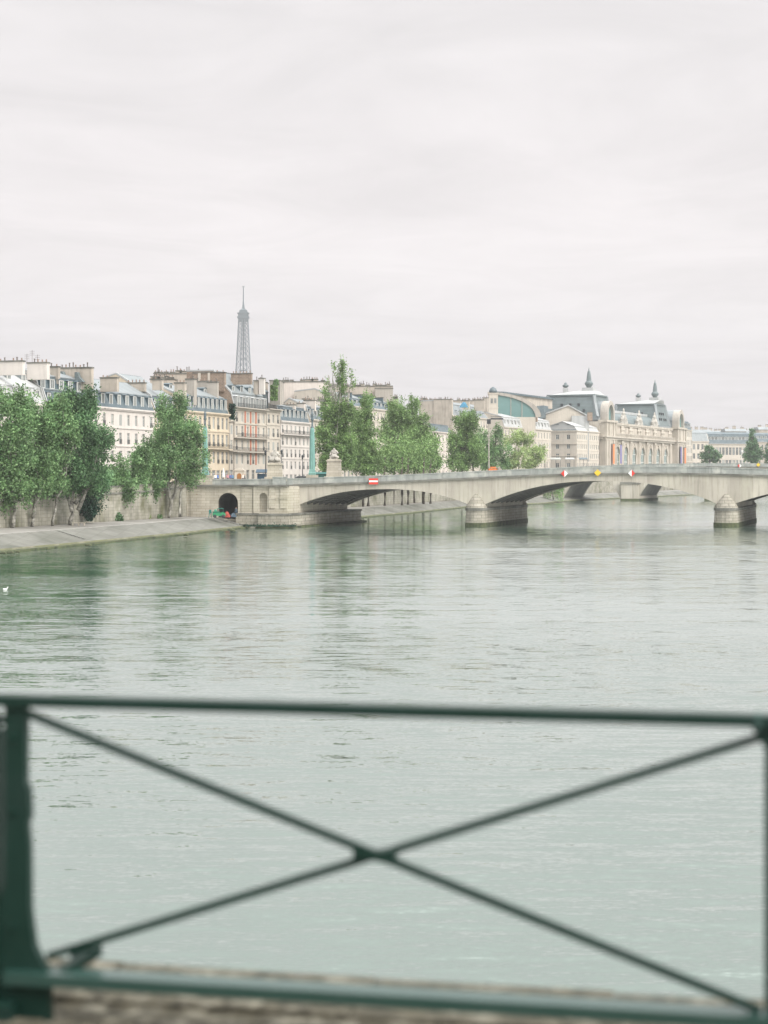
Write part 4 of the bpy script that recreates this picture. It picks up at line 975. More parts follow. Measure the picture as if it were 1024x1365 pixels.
for h in hole:
    f = MB(); q = MB()
    arch_panel(q, h[0], h[1]-.02, h[2], h[3], .5)
    o = MB()
    w_ = h[1]
    for k in (-1, 0, 1): o.box(h[0]+k*w_/4-.13, h[0]+k*w_/4+.13, .3, .45, h[2], h[3]+sqrt(max(0, (w_/2)**2-(k*w_/4)**2))-.1)
    for z in (4.5, 8.0, h[3]): o.box(h[0]-w_/2, h[0]+w_/2, .32, .44, z, z+.3)
    oo = o.build('window', M['frame'], r); q.build('pane', M['green_glass'], oo)
    a = MB()                                      # archivolt and keystone
    for k in range(14):
        a0, a1 = pi*k/14, pi*(k+1)/14; r0, r1 = w_/2+.05, w_/2+1.0
        a.prism_y([(h[0]-r0*cos(a0), h[3]+r0*sin(a0)), (h[0]-r0*cos(a1), h[3]+r0*sin(a1)), (h[0]-r1*cos(a1), h[3]+r1*sin(a1)), (h[0]-r1*cos(a0), h[3]+r1*sin(a0))], -.35, .0)
    a.box(h[0]-.6, h[0]+.6, -.7, 0, h[3]+w_/2, h[3]+w_/2+1.5)
    a.build('arch_surround', S, r)
bounds = [cen[0]-8]+[(a+b)/2 for a, b in zip(cen, cen[1:])]+[cen[-1]+9]
for x in bounds:                                  # engaged column pairs with capitals
    m = MB()
    for dx_ in (-1.0, 1.0):
        m.lathe([(.6, 0), (.5, .5), (.5, 14.8), (.7, 15.8), (.8, 16.4)], (x+dx_, -.2, 1.0), 10)
    m.box(x-2.0, x+2.0, -.9, 0, 17.4, 18.3); m.box(x-2.0, x+2.0, -.9, 0, -.4, 1.0)
    m.build('column_pair', S, r)
m = MB(); m.box(-.5, L_+.5, -1.3, .2, zc-1.0, zc-.1); m.box(-.8, L_+.8, -1.9, .2, zc-.1, zc+.6); m.build('main_cornice', S, r)
m = MB(); x = 14.0
m.box(12, L_-12, -1.7, -1.4, zc+1.9, zc+2.15)
while x < L_-12: m.box(x, x+.35, -1.68, -1.42, zc+.6, zc+1.9); x += .8
m.build('balustrade', S, r)
m = MB(); m.box(0, L_, .3, 24, zc, za); m.box(-.4, L_+.4, -.5, .35, za-.9, za); m.box(-.2, L_+.2, -.2, .35, za-1.5, za-.9); m.build('attic_wall', S, r)
rr = random.Random(5)
for x in bounds[1:-1]+[bounds[0]+1.5, bounds[-1]-1]:        # carved attic figures and cartouches
    m = MB()
    m.lathe([(.9, 0), (1.1, 1.2), (.8, 2.4), (1.0, 3.4), (.5, 4.0), (.45, 4.4), (.42, 5.0), (.2, 5.4)], (x-1.8, -.3, zc+.7), 8); m.lathe([(.9, 0), (1.1, 1.2), (.8, 2.4), (1.0, 3.4), (.5, 4.0), (.45, 4.4), (.42, 5.0), (.2, 5.4)], (x+1.8, -.3, zc+.7), 8)
    m.box(x-.9, x+.9, -.6, .3, zc+.7, za-1.5)
    m.build('attic_figures', S, r)
for a, b in zip(bounds, bounds[1:]):
    m = MB(); m.box(a+3.4, b-3.4, -.15, .32, zc+2.2, za-2.2)
    m.build('attic_panel', M['beige_wall'], r)
for p in (833, 853.5, 874):                       # crowning sculpture groups
    x = OB.lx(p); m = MB()
    m.frus((x, .6, za), (5.0, 1.0), (x, .6, za+1.6), (4.2, .9))
    m.lathe([(2.2, 0), (2.5, 1.2), (1.4, 2.6), (1.6, 3.6), (.8, 4.6), (.75, 5.4), (.3, 6.1)], (x, .6, za+1.5), 8, sx=1, sy=.6)
    for s_ in (-1, 1):
        m.lathe([(1.4, 0), (1.7, 1.0), (.9, 2.0), (.8, 2.7), (.3, 3.2)], (x+s_*3.4, .6, za+1.2), 8, sx=1, sy=.6)
    m.build('sculpture_group', M['statue'], r)
# end bays with arched clock gables
def end_bay(xa, xb, nm):
    xm = (xa+xb)/2; w = (xb-xa)
    m = MB(); m.box(xa, xb, -2.6, 1.0, -.4, za+.6); m.box(xa-.5, xb+.5, -3.2, 1.0, zc-.2, zc+.7); m.box(xa-.5, xb+.5, -3.3, 1.0, za-.3, za+.7); m.box(xa-.3, xb+.3, -2.9, 1, zc-1.3, zc-.9)
    for x in (xa+1.2, xa+w*.3, xb-w*.3, xb-1.2): m.box(x-.6, x+.6, -3.0, -2.6, 1, zc-1.3); m.box(x-.6, x+.6, -3.0, -2.6, zc+.7, za-.3)
    o = m.build('end_bay', S, r)
    m = MB(); R_ = w*.33; z0_ = za+.7+2.8; n = 20
    for k in range(n):
        a0, a1 = pi*k/n, pi*(k+1)/n
        m.prism_y([(xm-R_*.70*cos(a0), z0_+R_*.70*sin(a0)), (xm-R_*.70*cos(a1), z0_+R_*.70*sin(a1)), (xm-R_*cos(a1), z0_+R_*sin(a1)), (xm-R_*cos(a0), z0_+R_*sin(a0))], -2.6, 1.0)
    m.box(xm-R_, xm-R_*.70, -2.6, 1, za+.7, z0_); m.box(xm+R_*.70, xm+R_, -2.6, 1, za+.7, z0_)
    m.build('clock_gable', M['grey_wall'], o)
    m = MB(); m.prism_y([(xm-R_*.7, za+.7), (xm+R_*.7, za+.7)]+[(xm+R_*.7*cos(pi*k/n), z0_+R_*.7*sin(pi*k/n)) for k in range(n+1)], -1.2, -.9); m.build('clock_glazing', M['green_glass'], o)
    m = MB(); m.prism_y([(xm-R_*.98, za+.6)]+[(xm-R_*.98*cos(pi*k/n), z0_+R_*.98*sin(pi*k/n)) for k in range(n+1)]+[(xm+R_*.98, za+.6)], 1.0, 13); m.build('vaulted_roof', M['zinc'], o)
    return o
end_bay(.5, OB.lx(815), '')
end_bay(OB.lx(896.5), L_-.3, '')
n = 16
m = MB(); pts = [(1.5+10*(1-cos(pi*k/n)), za-.2+6.2*sin(pi*k/n)) for k in range(n+1)]
m.prism_x(pts, OB.lx(812), OB.lx(893)); m.build('long_vault_roof', M['orsay_slate'], r)
m = MB(); m.box(OB.lx(812), OB.lx(893), 7.5, 15, za+5.6, za+6.9); m.build('roof_lantern', M['pale_zinc'], r)

def pavilion(xl, xr, ya, yb, z0_, z1_, fin, fo):
    """four-sided steep roof, ribs on the hips, ridge platform and a tall urn finial"""
    m = MB(); cx, cy = (xl+xr)/2, (ya+yb)/2; hx, hy = (xr-xl)/2, (yb-ya)/2
    prof = [(1.0, 0), (.95, .2), (.905, .45), (.86, .7), (.82, 1.0)]
    for (f0, t0), (f1, t1) in zip(prof, prof[1:]):
        m.frus((cx, cy, z0_+(z1_-z0_)*t0), (hx*f0, hy*f0), (cx, cy, z0_+(z1_-z0_)*t1), (hx*f1, hy*f1))
    o = m.build('pavilion_roof', M['orsay_slate'], r)
    m = MB()
    for i, j in ((-1, -1), (1, -1), (1, 1), (-1, 1)):
        for (f0, t0), (f1, t1) in zip(prof, prof[1:]):
            m.bar((cx+i*hx*f0, cy+j*hy*f0, z0_+(z1_-z0_)*t0+.1), (cx+i*hx*f1, cy+j*hy*f1, z0_+(z1_-z0_)*t1+.1), 1.3, 1.3)
    m.box(cx-hx*1.05, cx+hx*1.05, cy-hy*1.05, cy+hy*1.05, z0_-1.6, z0_-.05)
    m.build('hip_rib', M['zinc'], o)
    m = MB(); m.box(cx-hx*.86, cx+hx*.86, cy-hy*.86, cy+hy*.86, z1_, z1_+.7)
    m.build('upper_cornice', M['orsay_slate'], o)
    fy = cy-hy*fo
    m = MB(); m.frus((cx, cy, z1_+.7), (hx*.8, hy*.8), (cx, fy, z1_+2.6), (hx*.3, hy*.3)); m.box(cx-hx*.2, cx+hx*.2, fy-hy*.2, fy+hy*.2, z1_+2.6, z1_+4.2)
    m.build('roof_platform', M['pale_zinc'], o)
    m = MB(); H_ = fin; s = .78
    m.lathe([(1.3, 0), (1.5, .6), (1.9, 1.2), (2.5, 2.2), (2.55, 3.0), (2.0, 3.9), (1.45, 4.4), (1.55, 5.0), (1.35, 6.5), (1.15, 8.4), (.85, 10.2), (.8, 10.5), (.35, 11.2), (.3, 12.0), (.12, 13.0)], (0, 0, 0), 14)
    for v in range(len(m.v)): m.v[v] = (cx+m.v[v][0]*s, fy+m.v[v][1]*s, z1_+4.2+m.v[v][2]*.74)
    m.build('urn_finial', M['orsay_slate'], o, True)
    m = MB()                                      # small round roof lights
    for t, us in ((.28, (-.5, -.2, .25, .55)), (.55, (-.3, 0, .3))):
        f = np.interp(t, [p[1] for p in prof], [p[0] for p in prof])
        for u_ in us:
            m.box(cx-hx*f-.45, cx-hx*f+.6, cy+u_*hy-.55, cy+u_*hy+.55, z0_+(z1_-z0_)*t-.3, z0_+(z1_-z0_)*t+1.0)
            m.box(cx+u_*hx-.5, cx+u_*hx+.5, cy-hy*f-.45, cy-hy*f+.6, z0_+(z1_-z0_)*t-.3, z0_+(z1_-z0_)*t+1.0)
    m.build('roof_vent', M['iron'], o)
    return o
yb_ = OB.ly(723, 2)
pavilion(1.0, 27, 1.5, yb_, za+2.0, OB.lz(526.0, 10, 14)-.9, 12.5, .42)
xr_ = OB.lx(897); 
pavilion(xr_-27, xr_-1, 1.5, 27.0, za+1.0, OB.lz(538, xr_-20, 14)-.9, 13, .62)
def small_finial(px, py, d, lab, base):
    rt = empty('roof_finial', (X(px, d), d, Z(base, d)-9), 0, lab, 'roof finial')
    m = MB(); m.box(-1.3, 1.3, -1.3, 1.3, 0, 9); m.build('plinth', M['pale_zinc'], rt)
    h = Z(py, d)-Z(base, d); m = MB(); m.lathe([(.7, 0), (1.5, h*.25), (1.6, h*.45), (.7, h*.65), (.75, h*.8), (.15, h)], (0, 0, 9), 10); m.build('urn', M['orsay_slate'], rt, True)
small_finial(754, 509.5, 880, 'small urn finial on the left museum roof, left of the tall one', 517)
small_finial(851, 524, 1000, 'small urn finial on the right museum roof, left of the tall one', 530)
def banner(px, wpx, yt, yb, m_, lab):
    x = OB.lx(px); w = 3.0
    q = MB(); z1, z0_ = OB.lz(yt, x, -3.4), OB.lz(yb, x, -3.4)
    q.box(-w/2, w/2, -.05, .05, z0_-z1, 0); rt = empty('banner', OB.A+OB.u*x+OB.v*(-3.6)+Vector((0, 0, z1)), OB.rz, lab, 'banner', 'banners hung on the museum front')
    q.build('cloth', M[m_], rt); q = MB(); q.box(-w/2-.3, w/2+.3, -.15, .6, 0, .2); q.build('top_rod', M['iron'], rt)
banner(808.5, 3, 592, 618, 'orange', 'tall orange banner on the left end bay of the museum')
banner(818.2, 3, 593, 618, 'violet', 'tall violet banner beside the orange one at the left of the museum')
banner(899.5, 3, 596, 618, 'violet', 'violet banner on the right end bay of the museum')
banner(905, 3, 597, 618, 'orange', 'narrow orange banner at the far right end of the museum')

annex = building('tall cream hotel end block with a slate mansard just right of the museum', 909, 922.5, 34.5, 5, 8, 'cream_wall', [(0, 34.5), (2, 39.0), (8, 40.5), (16, 40.0)], depth=16, bands=(1, 3, 5), dormers=[(.6, 35.2, 2, 2.8, 2, 5)], style=0, group='stone public buildings near the museum', win=(1.4, .66))
m = MB(); m.box(-.6, 1.4, 3, 8, annex.zc+4, annex.zc+9)
m.build('parapet_turret', M['cream_wall'], annex.root)

# distant quarter on the right ------------------------------------------------
def far_house(label, pl, pr, yc, yt, d, rows, cols, wall, dep=14, roofm='slate', dorm=True, z0=7.9, ymid=None):
    zc = Z(yc, d); zt_ = Z(yt, d)
    B = building(label, pl, pr, zc, rows, cols, wall, [(0, zc), (2.0, zc+(zt_-zc)*.8), (dep/2, zt_), (dep, zt_-.5)], depth=dep, z0=z0, roofm=roofm, topz='slate' if roofm == 'slate' else 'zinc', style=0, group='distant city blocks at the right', da=d, db=d+6, dormers=[(.9, zc+.5, 1.8, (zt_-zc)*.55, 1.6, max(2, cols))] if dorm else (), win=(1.6, .6), near_gable=0)
    return B
far_house('small grey-roofed house right of the museum hotel with dark balcony windows', 922.5, 945, 588, 574.5, 1060, 3, 4, 'cream_wall', roofm='zinc', dorm=False)
fh = far_house('long low cream building under a broad blue slate roof at the right', 944, 1003, 591.5, 576, 1110, 2, 13, 'cream_wall', 18)
far_house('cream building partly hidden behind the conical tree at the right edge', 1003, 1050, 589, 577, 1120, 3, 9, 'beige_wall')
def far_block(label, pl, pr, yt, d, wallm, chim):
    x0, x1 = X(pl, d), X(pr, d); z1 = Z(yt, d)
    rt = empty('city_block', (x0, d, 7.9), 0, label, 'building', 'distant city blocks at the right')
    m = MB(); m.box(0, x1-x0, 0, 20, 0, z1-9.9); m.build('wall', M[wallm], rt)
    m = MB(); m.prism_x([(-.4, z1-9.9), (4, z1-7.9), (16, z1-7.9), (20.4, z1-9.9)], -.4, x1-x0+.4); m.build('roof', M['zinc'], rt)
    for k in range(chim):
        xx = (x1-x0)*(k+.5)/chim+rr.uniform(-1, 1)
        chimney(rt, xx-1.2, xx+1.2, 5, 6.2, z1-9, z1-6.9+rr.uniform(0, 1.2), M['beige_wall'], True, .9)
for i, (a, b_, y, d, w_, c, lab) in enumerate([(918, 948, 572.5, 1300, 'beige_wall', 4, 'hazy beige block with chimneys behind the small grey-roofed house'), (944, 972, 574, 1330, 'pink_wall', 4, 'hazy pale block behind the left half of the long slate roof'), (968, 995, 571.5, 1290, 'beige_wall', 3, 'hazy cream block rising behind the right half of the long slate roof'), (990, 1018, 573.5, 1350, 'cream_wall', 3, 'hazy cream block behind the conical tree'), (1012, 1050, 569, 1280, 'beige_wall', 5, 'hazy beige block cut by the right edge of the view')]):
    far_block(lab, a, b_, y, d, w_, c)
for px, yt in ((993, 557), (1003.5, 565), (1011, 565)):
    pass

# ------------------------------------------------------------------ lattice tower
dE = 3150.0; zg = 7.9; kE = (Z(381.5, dE)-zg)/330.0
et = empty('lattice_tower', (X(324.5, dE), dE, zg), radians(3), 'tall grey iron lattice tower with a platform and antenna far behind the rooftops', 'tower')
HW = [(0, 62.5), (20, 51), (57, 35), (85, 26), (115, 19.5), (150, 15.6), (190, 12.6), (225, 10.6), (250, 9.4), (276, 8.2)]
HW = [(z*kE, w*(1.0 if z > 100 else 1)) for z, w in HW]
def hw(z): return float(np.interp(z, [a for a, _ in HW], [b for _, b in HW]))
def lw(z): return float(np.interp(z, [0, 57*kE, 115*kE, 190*kE, 276*kE], [12.5, 8.5, 5.2, 3.7, 3.1]))   # half-size of a leg
mb = MB()
zlv = [0]
while zlv[-1] < 276*kE: zlv.append(min(276*kE, zlv[-1]+max(7.5, hw(zlv[-1])*.8)))
for z0_, z1_ in zip(zlv, zlv[1:]):
    t = max(.95, hw(z0_)*.06)
    for sx in (-1, 1):
        for sy in (-1, 1):
            def c(z): h, l = hw(z), 2*lw(z); return [(sx*h, sy*h), (sx*(h-l), sy*h), (sx*(h-l), sy*(h-l)), (sx*h, sy*(h-l))]
            a, b_ = c(z0_), c(z1_)
            for k in range(4):
                j = (k+1) % 4
                mb.bar((*a[k], z0_), (*b_[k], z1_), t, t)
                if k in (1, 2): continue
                mb.bar((*a[k], z0_), (*b_[j], z1_), t*.7, t*.7); mb.bar((*a[j], z0_), (*b_[k], z1_), t*.7, t*.7)
                mb.bar((*b_[k], z1_), (*b_[j], z1_), t*.6, t*.6)
    if z0_ > 118*kE:
        t *= .8
        for k in range(4):
            rot = lambda x, y, k=k: [(x, y), (-y, x), (-x, -y), (y, -x)][k]
            h0, h1 = hw(z0_), hw(z1_); i0, i1 = h0-2*lw(z0_), h1-2*lw(z1_)
            mb.bar((*rot(-i0, h0), z0_), (*rot(i1, h1), z1_), t*.7, t*.7); mb.bar((*rot(i0, h0), z0_), (*rot(-i1, h1), z1_), t*.7, t*.7)
            mb.bar((*rot(-i1, h1), z1_), (*rot(i1, h1), z1_), t*.8, t*.8)
mb.build('lattice_legs', M['tower'], et)
m = MB(); m.box(-1.1, 1.1, -1.1, 1.1, 116*kE, 276*kE)   # lift shaft and stair core, a closed lattice seen as solid
for z in np.arange(120*kE, 270*kE, 21): m.box(-4.0, 4.0, -4.0, 4.0, z, z+.8)
m.build('lift_core', M['tower'], et)
for z, h, t in ((57, 37, 6), (115, 22, 5)):
    m = MB(); m.box(-h, h, -h, h, z*kE, z*kE+t); m.box(-h-2, h+2, -h-2, h+2, z*kE+t, z*kE+t+1.2); m.build('platform', M['tower'], et)
m = MB(); z = 268*kE
m.frus((0, 0, z), (8.0, 8.0), (0, 0, z+6), (9.6, 9.6)); m.box(-10.6, 10.6, -10.6, 10.6, z+6, z+9); m.box(-9, 9, -9, 9, z+9, z+14); m.box(-10.6, 10.6, -10.6, 10.6, z+14, z+15.2); m.box(-8, 8, -8, 8, z+15.2, z+17); m.box(-7, 7, -7, 7, z+17, z+20)
m.frus((0, 0, z+20), (6, 6), (0, 0, z+23), (2.6, 2.6))
m.build('top_platform', M['tower'], et)
m = MB(); z += 23; ztop = 330*kE
m.frus((0, 0, z), (2.6, 2.6), (0, 0, z+8), (1.5, 1.5)); m.frus((0, 0, z+8), (1.4, 1.4), (0, 0, z+17), (.9, .9)); m.tube([(0, 0, z+17), (0, 0, ztop)], [1.1, .7], 6); m.box(-2.4, 2.4, -.4, .4, ztop-1.5, ztop-.6)
m.build('antenna', M['tower'], et)
for sx in (-1, 1):
    for sy in (-1, 1):
        pass

# ------------------------------------------------------------------ trees
def fast_mesh(name, V, nv, material, parent):
    """V: (n, nv, 3) separate polygons"""
    n = V.shape[0]; me = bpy.data.meshes.new(name)
    me.vertices.add(n*nv); me.vertices.foreach_set('co', V.reshape(-1).astype(np.float32))
    me.loops.add(n*nv); me.loops.foreach_set('vertex_index', np.arange(n*nv, dtype=np.int32))
    me.polygons.add(n); me.polygons.foreach_set('loop_start', np.arange(0, n*nv, nv, dtype=np.int32))
    me.update(calc_edges=True); me.materials.append(material)
    o = bpy.data.objects.new(name, me); COL.objects.link(o)
    if parent: o.parent = parent
    return o
def leaves(C, size, droop=0.0):
    n = len(C)
    a = rng.normal(size=(n, 3)); a[:, 2] -= droop; a /= np.linalg.norm(a, axis=1)[:, None]
    b = rng.normal(size=(n, 3)); b -= a*np.sum(a*b, 1)[:, None]; b /= np.linalg.norm(b, axis=1)[:, None]
    s = size*rng.uniform(.6, 1.35, n)[:, None]
    return np.stack([C-a*s*.62, C+b*s*.36, C+a*s*.62, C-b*s*.36], 1)
def tree(label, px, d, zb, blobs, lm, bark, n=9000, leaf=.36, clump=.62, trunks=None, tr=.28, group=None, name='tree', kind='tree', branch=14, droop=.3, dense=34, rdepth=1.0):
    """blobs = (px, py, rx_px, ry_px[, weight]) as ellipsoids standing at distance d; trunks = list of [(px,py)...] paths"""
    x0 = X(px, d); root = empty(name, (x0, d, zb), 0, label, kind, group)
    O = np.array([x0, d, zb]); s = d/F
    bl = []
    gk = 1.12 if lm is M['leaf_poplar'] and n < 30000 else 1.0
    for b in blobs:
        c = np.array(P(b[0], b[1], d))-O; rx, rz = b[2]*s*gk, b[3]*s
        c[1] += rng.uniform(-.25, .25)*rx
        bl.append((c, np.array([rx, rx*rdepth, rz]), (b[4] if len(b) > 4 else 1.0)*(rx*rx*rz)**.72))
    wt = np.array([b[2] for b in bl]); wt = wt/wt.sum(); ncl = max(20, int(n*1.25)//dense)
    cents = []
    for (c, R, _), w in zip(bl, wt):
        k = max(3, int(round(ncl*w)))
        v = rng.normal(size=(k, 3)); v /= np.linalg.norm(v, axis=1)[:, None]
        rad = rng.uniform(0.12, 1, k)**.45
        cents.append(c+v*rad[:, None]*R*rng.uniform(.86, 1.1, (k, 1)))
    cents = np.concatenate(cents)
    from mathutils import noise as mn
    keep = np.array([mn.noise(Vector((c[0]*.42+px, c[1]*.42, c[2]*.36))) > (-0.42 if lm is M['leaf_poplar'] else -0.2) for c in cents]); cents = cents[keep]
    mid_ = cents.mean(0)
    per = rng.poisson(dense, len(cents)).clip(5)
    idx = np.repeat(np.arange(len(cents)), per)
    cs = clump*.92*rng.uniform(.6, 1.3, len(cents))
    dr = cents-mid_+np.array([0, 0, 1.2]); dr /= np.linalg.norm(dr, axis=1)[:, None]; dr = dr+rng.normal(size=dr.shape)*.35
    C = cents[idx]+rng.normal(size=(len(idx), 3))*(cs*.62)[idx][:, None]+dr[idx]*(rng.uniform(-1, 1, len(idx))*1.25*cs[idx])[:, None]
    fast_mesh('crown', leaves(C, leaf, droop), 4, lm, root)
    tb = MB()
    trunks = trunks or [[(px, None), (blobs[0][0], blobs[0][1])]]
    ends = []
    for path in trunks:
        pts = []
        for i, (qx, qy) in enumerate(path):
            p = np.array([x0, d, zb]) if qy is None else np.array(P(qx, qy, d))
            if i: p[1] += rng.uniform(-.5, .5)
            pts.append(p-O)
        fine = []
        for a, b in zip(pts, pts[1:]):
            for t in (0, .33, .66): fine.append(a+(b-a)*t+(rng.normal(size=3)*.06 if len(fine) else 0))
        fine.append(pts[-1]); m_ = len(fine)
        tb.tube([tuple(p) for p in fine], [tr*(1-.75*k/(m_-1)) for k in range(m_)], 7)
        ends.append(fine)
    for k in range(branch):
        f = ends[rng.integers(len(ends))]; st = f[rng.integers(len(f)//2, len(f))]
        e_ = cents[rng.integers(len(cents))]
        mid = st*.5+e_*.5+np.array([0, 0, -.1*abs(e_-st).sum()*.3])
        tb.tube([tuple(st), tuple(mid), tuple(e_)], [tr*.38, tr*.24, .04], 5)
    tb.build('trunk', bark, root, True)
    return root
G1 = 'trees along the left lower quay'
K = M
# big group at the far left
tree('large leafy tree cut by the left edge of the view', 17, 256, 2.05, [(0, 560, 26, 44), (22, 548, 20, 32), (-14, 600, 25, 42), (20, 600, 24, 40), (8, 640, 28, 28, .8), (24, 662, 15, 16), (2, 672, 16, 14), (34, 650, 10, 14), (-40, 590, 30, 50)], K['leaf'], K['bark'], 32000, .31, .75, [[(17, None), (19, 680), (16, 650), (10, 600)], [(-20, 704), (-14, 670), (-10, 620)]], .36, G1)
tree('large leafy tree with a forked speckled trunk, second from the left edge', 43, 262, 2.08, [(40, 580, 24, 34), (34, 545, 15, 22), (56, 566, 16, 26), (36, 625, 24, 26), (58, 610, 18, 28), (52, 644, 18, 16)], K['leaf'], K['bark'], 24000, .31, .72, [[(43, None), (46, 682), (42, 660), (36, 620)], [(43, 690), (50, 668), (60, 645)], [(46, 682), (48, 655), (52, 600)]], .3, G1, branch=20)
tree('tall leafy tree with a thin dark trunk, third from the left edge', 70, 266, 2.08, [(78, 548, 16, 22), (84, 580, 20, 30), (70, 610, 20, 28), (66, 572, 16, 30), (76, 646, 16, 16)], K['leaf'], K['bark'], 19000, .31, .72, [[(70, None), (73, 682), (74, 650), (78, 600)], [(74, 668), (84, 648), (90, 620)]], .26, G1)
tree('full leafy tree with a leaning forked trunk over the ivy', 93, 270, 2.08, [(108, 560, 20, 26), (92, 535, 13, 16), (118, 538, 12, 16), (124, 590, 22, 32), (104, 615, 22, 30), (122, 640, 22, 24), (96, 648, 16, 14, .6)], K['leaf_dark'], K['bark'], 32000, .31, .7, [[(93, None), (96, 678), (98, 650), (104, 600)], [(96, 682), (90, 660), (86, 630)], [(100, 672), (112, 655), (122, 636), (126, 600)], [(104, 680), (116, 654), (126, 640)]], .34, G1, branch=26)
tree('slim young tree with a straight pale trunk just right of the ivy', 118, 288, 2.1, [(126, 655, 12, 12), (134, 640, 14, 18)], K['leaf_dark'], K['pale_bark'], 3000, .34, .5, [[(118, None), (118, 670), (122, 640)]], .14, G1)
tree('small bushy tree on a thin trunk, left of three small quay trees', 139, 296, 2.1, [(150, 648, 18, 20), (157, 626, 14, 18), (166, 650, 14, 18), (142, 634, 12, 16), (158, 664, 15, 9)], K['leaf'], K['pale_bark'], 12500, .29, .55, [[(139, None), (140, 670), (146, 645)], [(160, 692), (160, 672), (158, 640)]], .13, G1)
tree('small round tree on a thin straight trunk, middle of three small quay trees', 181, 304, 2.1, [(186, 620, 15, 22), (180, 648, 18, 20), (190, 605, 10, 12)], K['leaf'], K['pale_bark'], 12000, .29, .55, [[(181, None), (182, 665), (186, 620)]], .14, G1)
tree('small bushy tree on a thin trunk, right of three small quay trees', 203, 308, 2.1, [(206, 640, 14, 20), (212, 622, 10, 16), (200, 658, 10, 10)], K['leaf'], K['pale_bark'], 8500, .29, .55, [[(203, None), (204, 665), (208, 630)]], .13, G1)
tree('tall pale green tree with a leaning many-stemmed silvery trunk by the abutment', 225, 312, 2.15, [(220, 546, 11, 18), (238, 542, 12, 17), (230, 568, 23, 22), (212, 590, 19, 24), (250, 584, 21, 26), (232, 610, 30, 28), (264, 608, 13, 24), (214, 624, 18, 18), (252, 634, 20, 13)], K['leaf'], K['pale_bark'], 38000, .29, .66, [[(225, None), (227, 672), (224, 640), (222, 590)], [(226, 680), (232, 655), (240, 625), (244, 580)], [(227, 674), (236, 652), (250, 636), (262, 620)], [(228, 668), (224, 645), (228, 600)], [(240, 689), (240, 660), (244, 640)]], .30, G1, branch=26)
# trees behind the near bridge
G2 = 'trees on the quay beyond the near bridge'
tree('tall poplar with thin bare-stemmed tops standing above all other trees', 452, 402, 2.1, [(436, 520, 5, 20, .5), (456, 510, 7, 28, .7), (470, 505, 3.5, 14, .35), (440, 550, 13, 22), (460, 556, 14, 26), (434, 585, 14, 22), (456, 600, 20, 30), (440, 615, 16, 16), (437, 500, 3, 10, .25), (445, 498, 2.5, 14, .25), (456, 488, 3.5, 10, .3)], K['leaf_poplar'], K['pale_bark'], 32000, .32, .6, [[(452, None), (454, 600), (456, 520), (456, 486)], [(450, 590), (446, 545), (438, 500)], [(448, 560), (444, 530), (444, 494)], [(456, 560), (464, 530), (470, 500)]], .36, G2, branch=30)
tree('narrow upright poplar just right of the tallest poplar', 484, 420, 2.1, [(489, 536, 8, 14), (482, 560, 14, 20), (474, 590, 14, 26), (492, 580, 10, 24, .8), (484, 615, 18, 20), (500, 618, 12, 18)], K['leaf_poplar'], K['dark_bark'], 22000, .32, .6, [[(484, None), (484, 600), (488, 540)]], .3, G2)
tree('broad light green poplar in the middle of the row behind the bridge', 524, 452, 2.1, [(528, 548, 13, 18), (522, 580, 15, 28), (540, 575, 13, 26), (520, 612, 18, 20), (538, 612, 14, 20)], K['leaf_poplar'], K['dark_bark'], 26000, .33, .62, [[(524, None), (526, 600), (528, 550)]], .34, G2)
tree('tall full poplar with a pointed top right of the broad poplar', 552, 472, 2.1, [(552, 542, 8, 14), (550, 568, 14, 22), (562, 572, 11, 22), (552, 600, 18, 24), (572, 590, 12, 24), (578, 614, 10, 18), (560, 618, 18, 14)], K['leaf_poplar'], K['dark_bark'], 27000, .33, .62, [[(552, None), (552, 600), (552, 548)], [(564, 672), (564, 600), (562, 560)]], .34, G2)
tree('pair of rounded poplars crowding right of the beige party walls', 616, 505, 2.1, [(614, 562, 9, 14), (628, 562, 9, 16), (608, 590, 12, 22), (626, 592, 14, 26), (614, 616, 16, 14), (636, 606, 10, 18)], K['leaf_poplar'], K['dark_bark'], 24000, .34, .64, [[(616, None), (616, 610), (614, 570)], [(632, 660), (630, 610), (628, 570)]], .34, G2)
tree('soft green tree between the rounded poplars and the tall lamp mast', 660, 540, 2.1, [(642, 590, 10, 22), (660, 590, 10, 20), (650, 612, 16, 16), (672, 608, 10, 18), (664, 574, 6, 10, .6)], K['leaf'], K['dark_bark'], 15000, .35, .66, [[(660, None), (660, 610), (662, 580)]], .3, G2)
tree('airy yellow-green tree in front of the pale public building', 692, 580, 7.9, [(688, 582, 12, 12), (704, 586, 8, 12), (676, 592, 8, 12, .7), (694, 608, 14, 14, .8), (680, 618, 12, 10)], K['leaf_pale'], K['pale_bark'], 7500, .42, .7, [[(692, None), (691, 610), (690, 585)]], .24, G2, dense=18)
tree('small thin yellow-green tree at the end of the row', 716, 590, 7.9, [(716, 606, 12, 12, .8), (722, 600, 6, 8, .5), (708, 618, 10, 9)], K['leaf_pale'], K['pale_bark'], 4500, .42, .65, [[(716, None), (716, 615), (717, 602)]], .2, G2, dense=16)
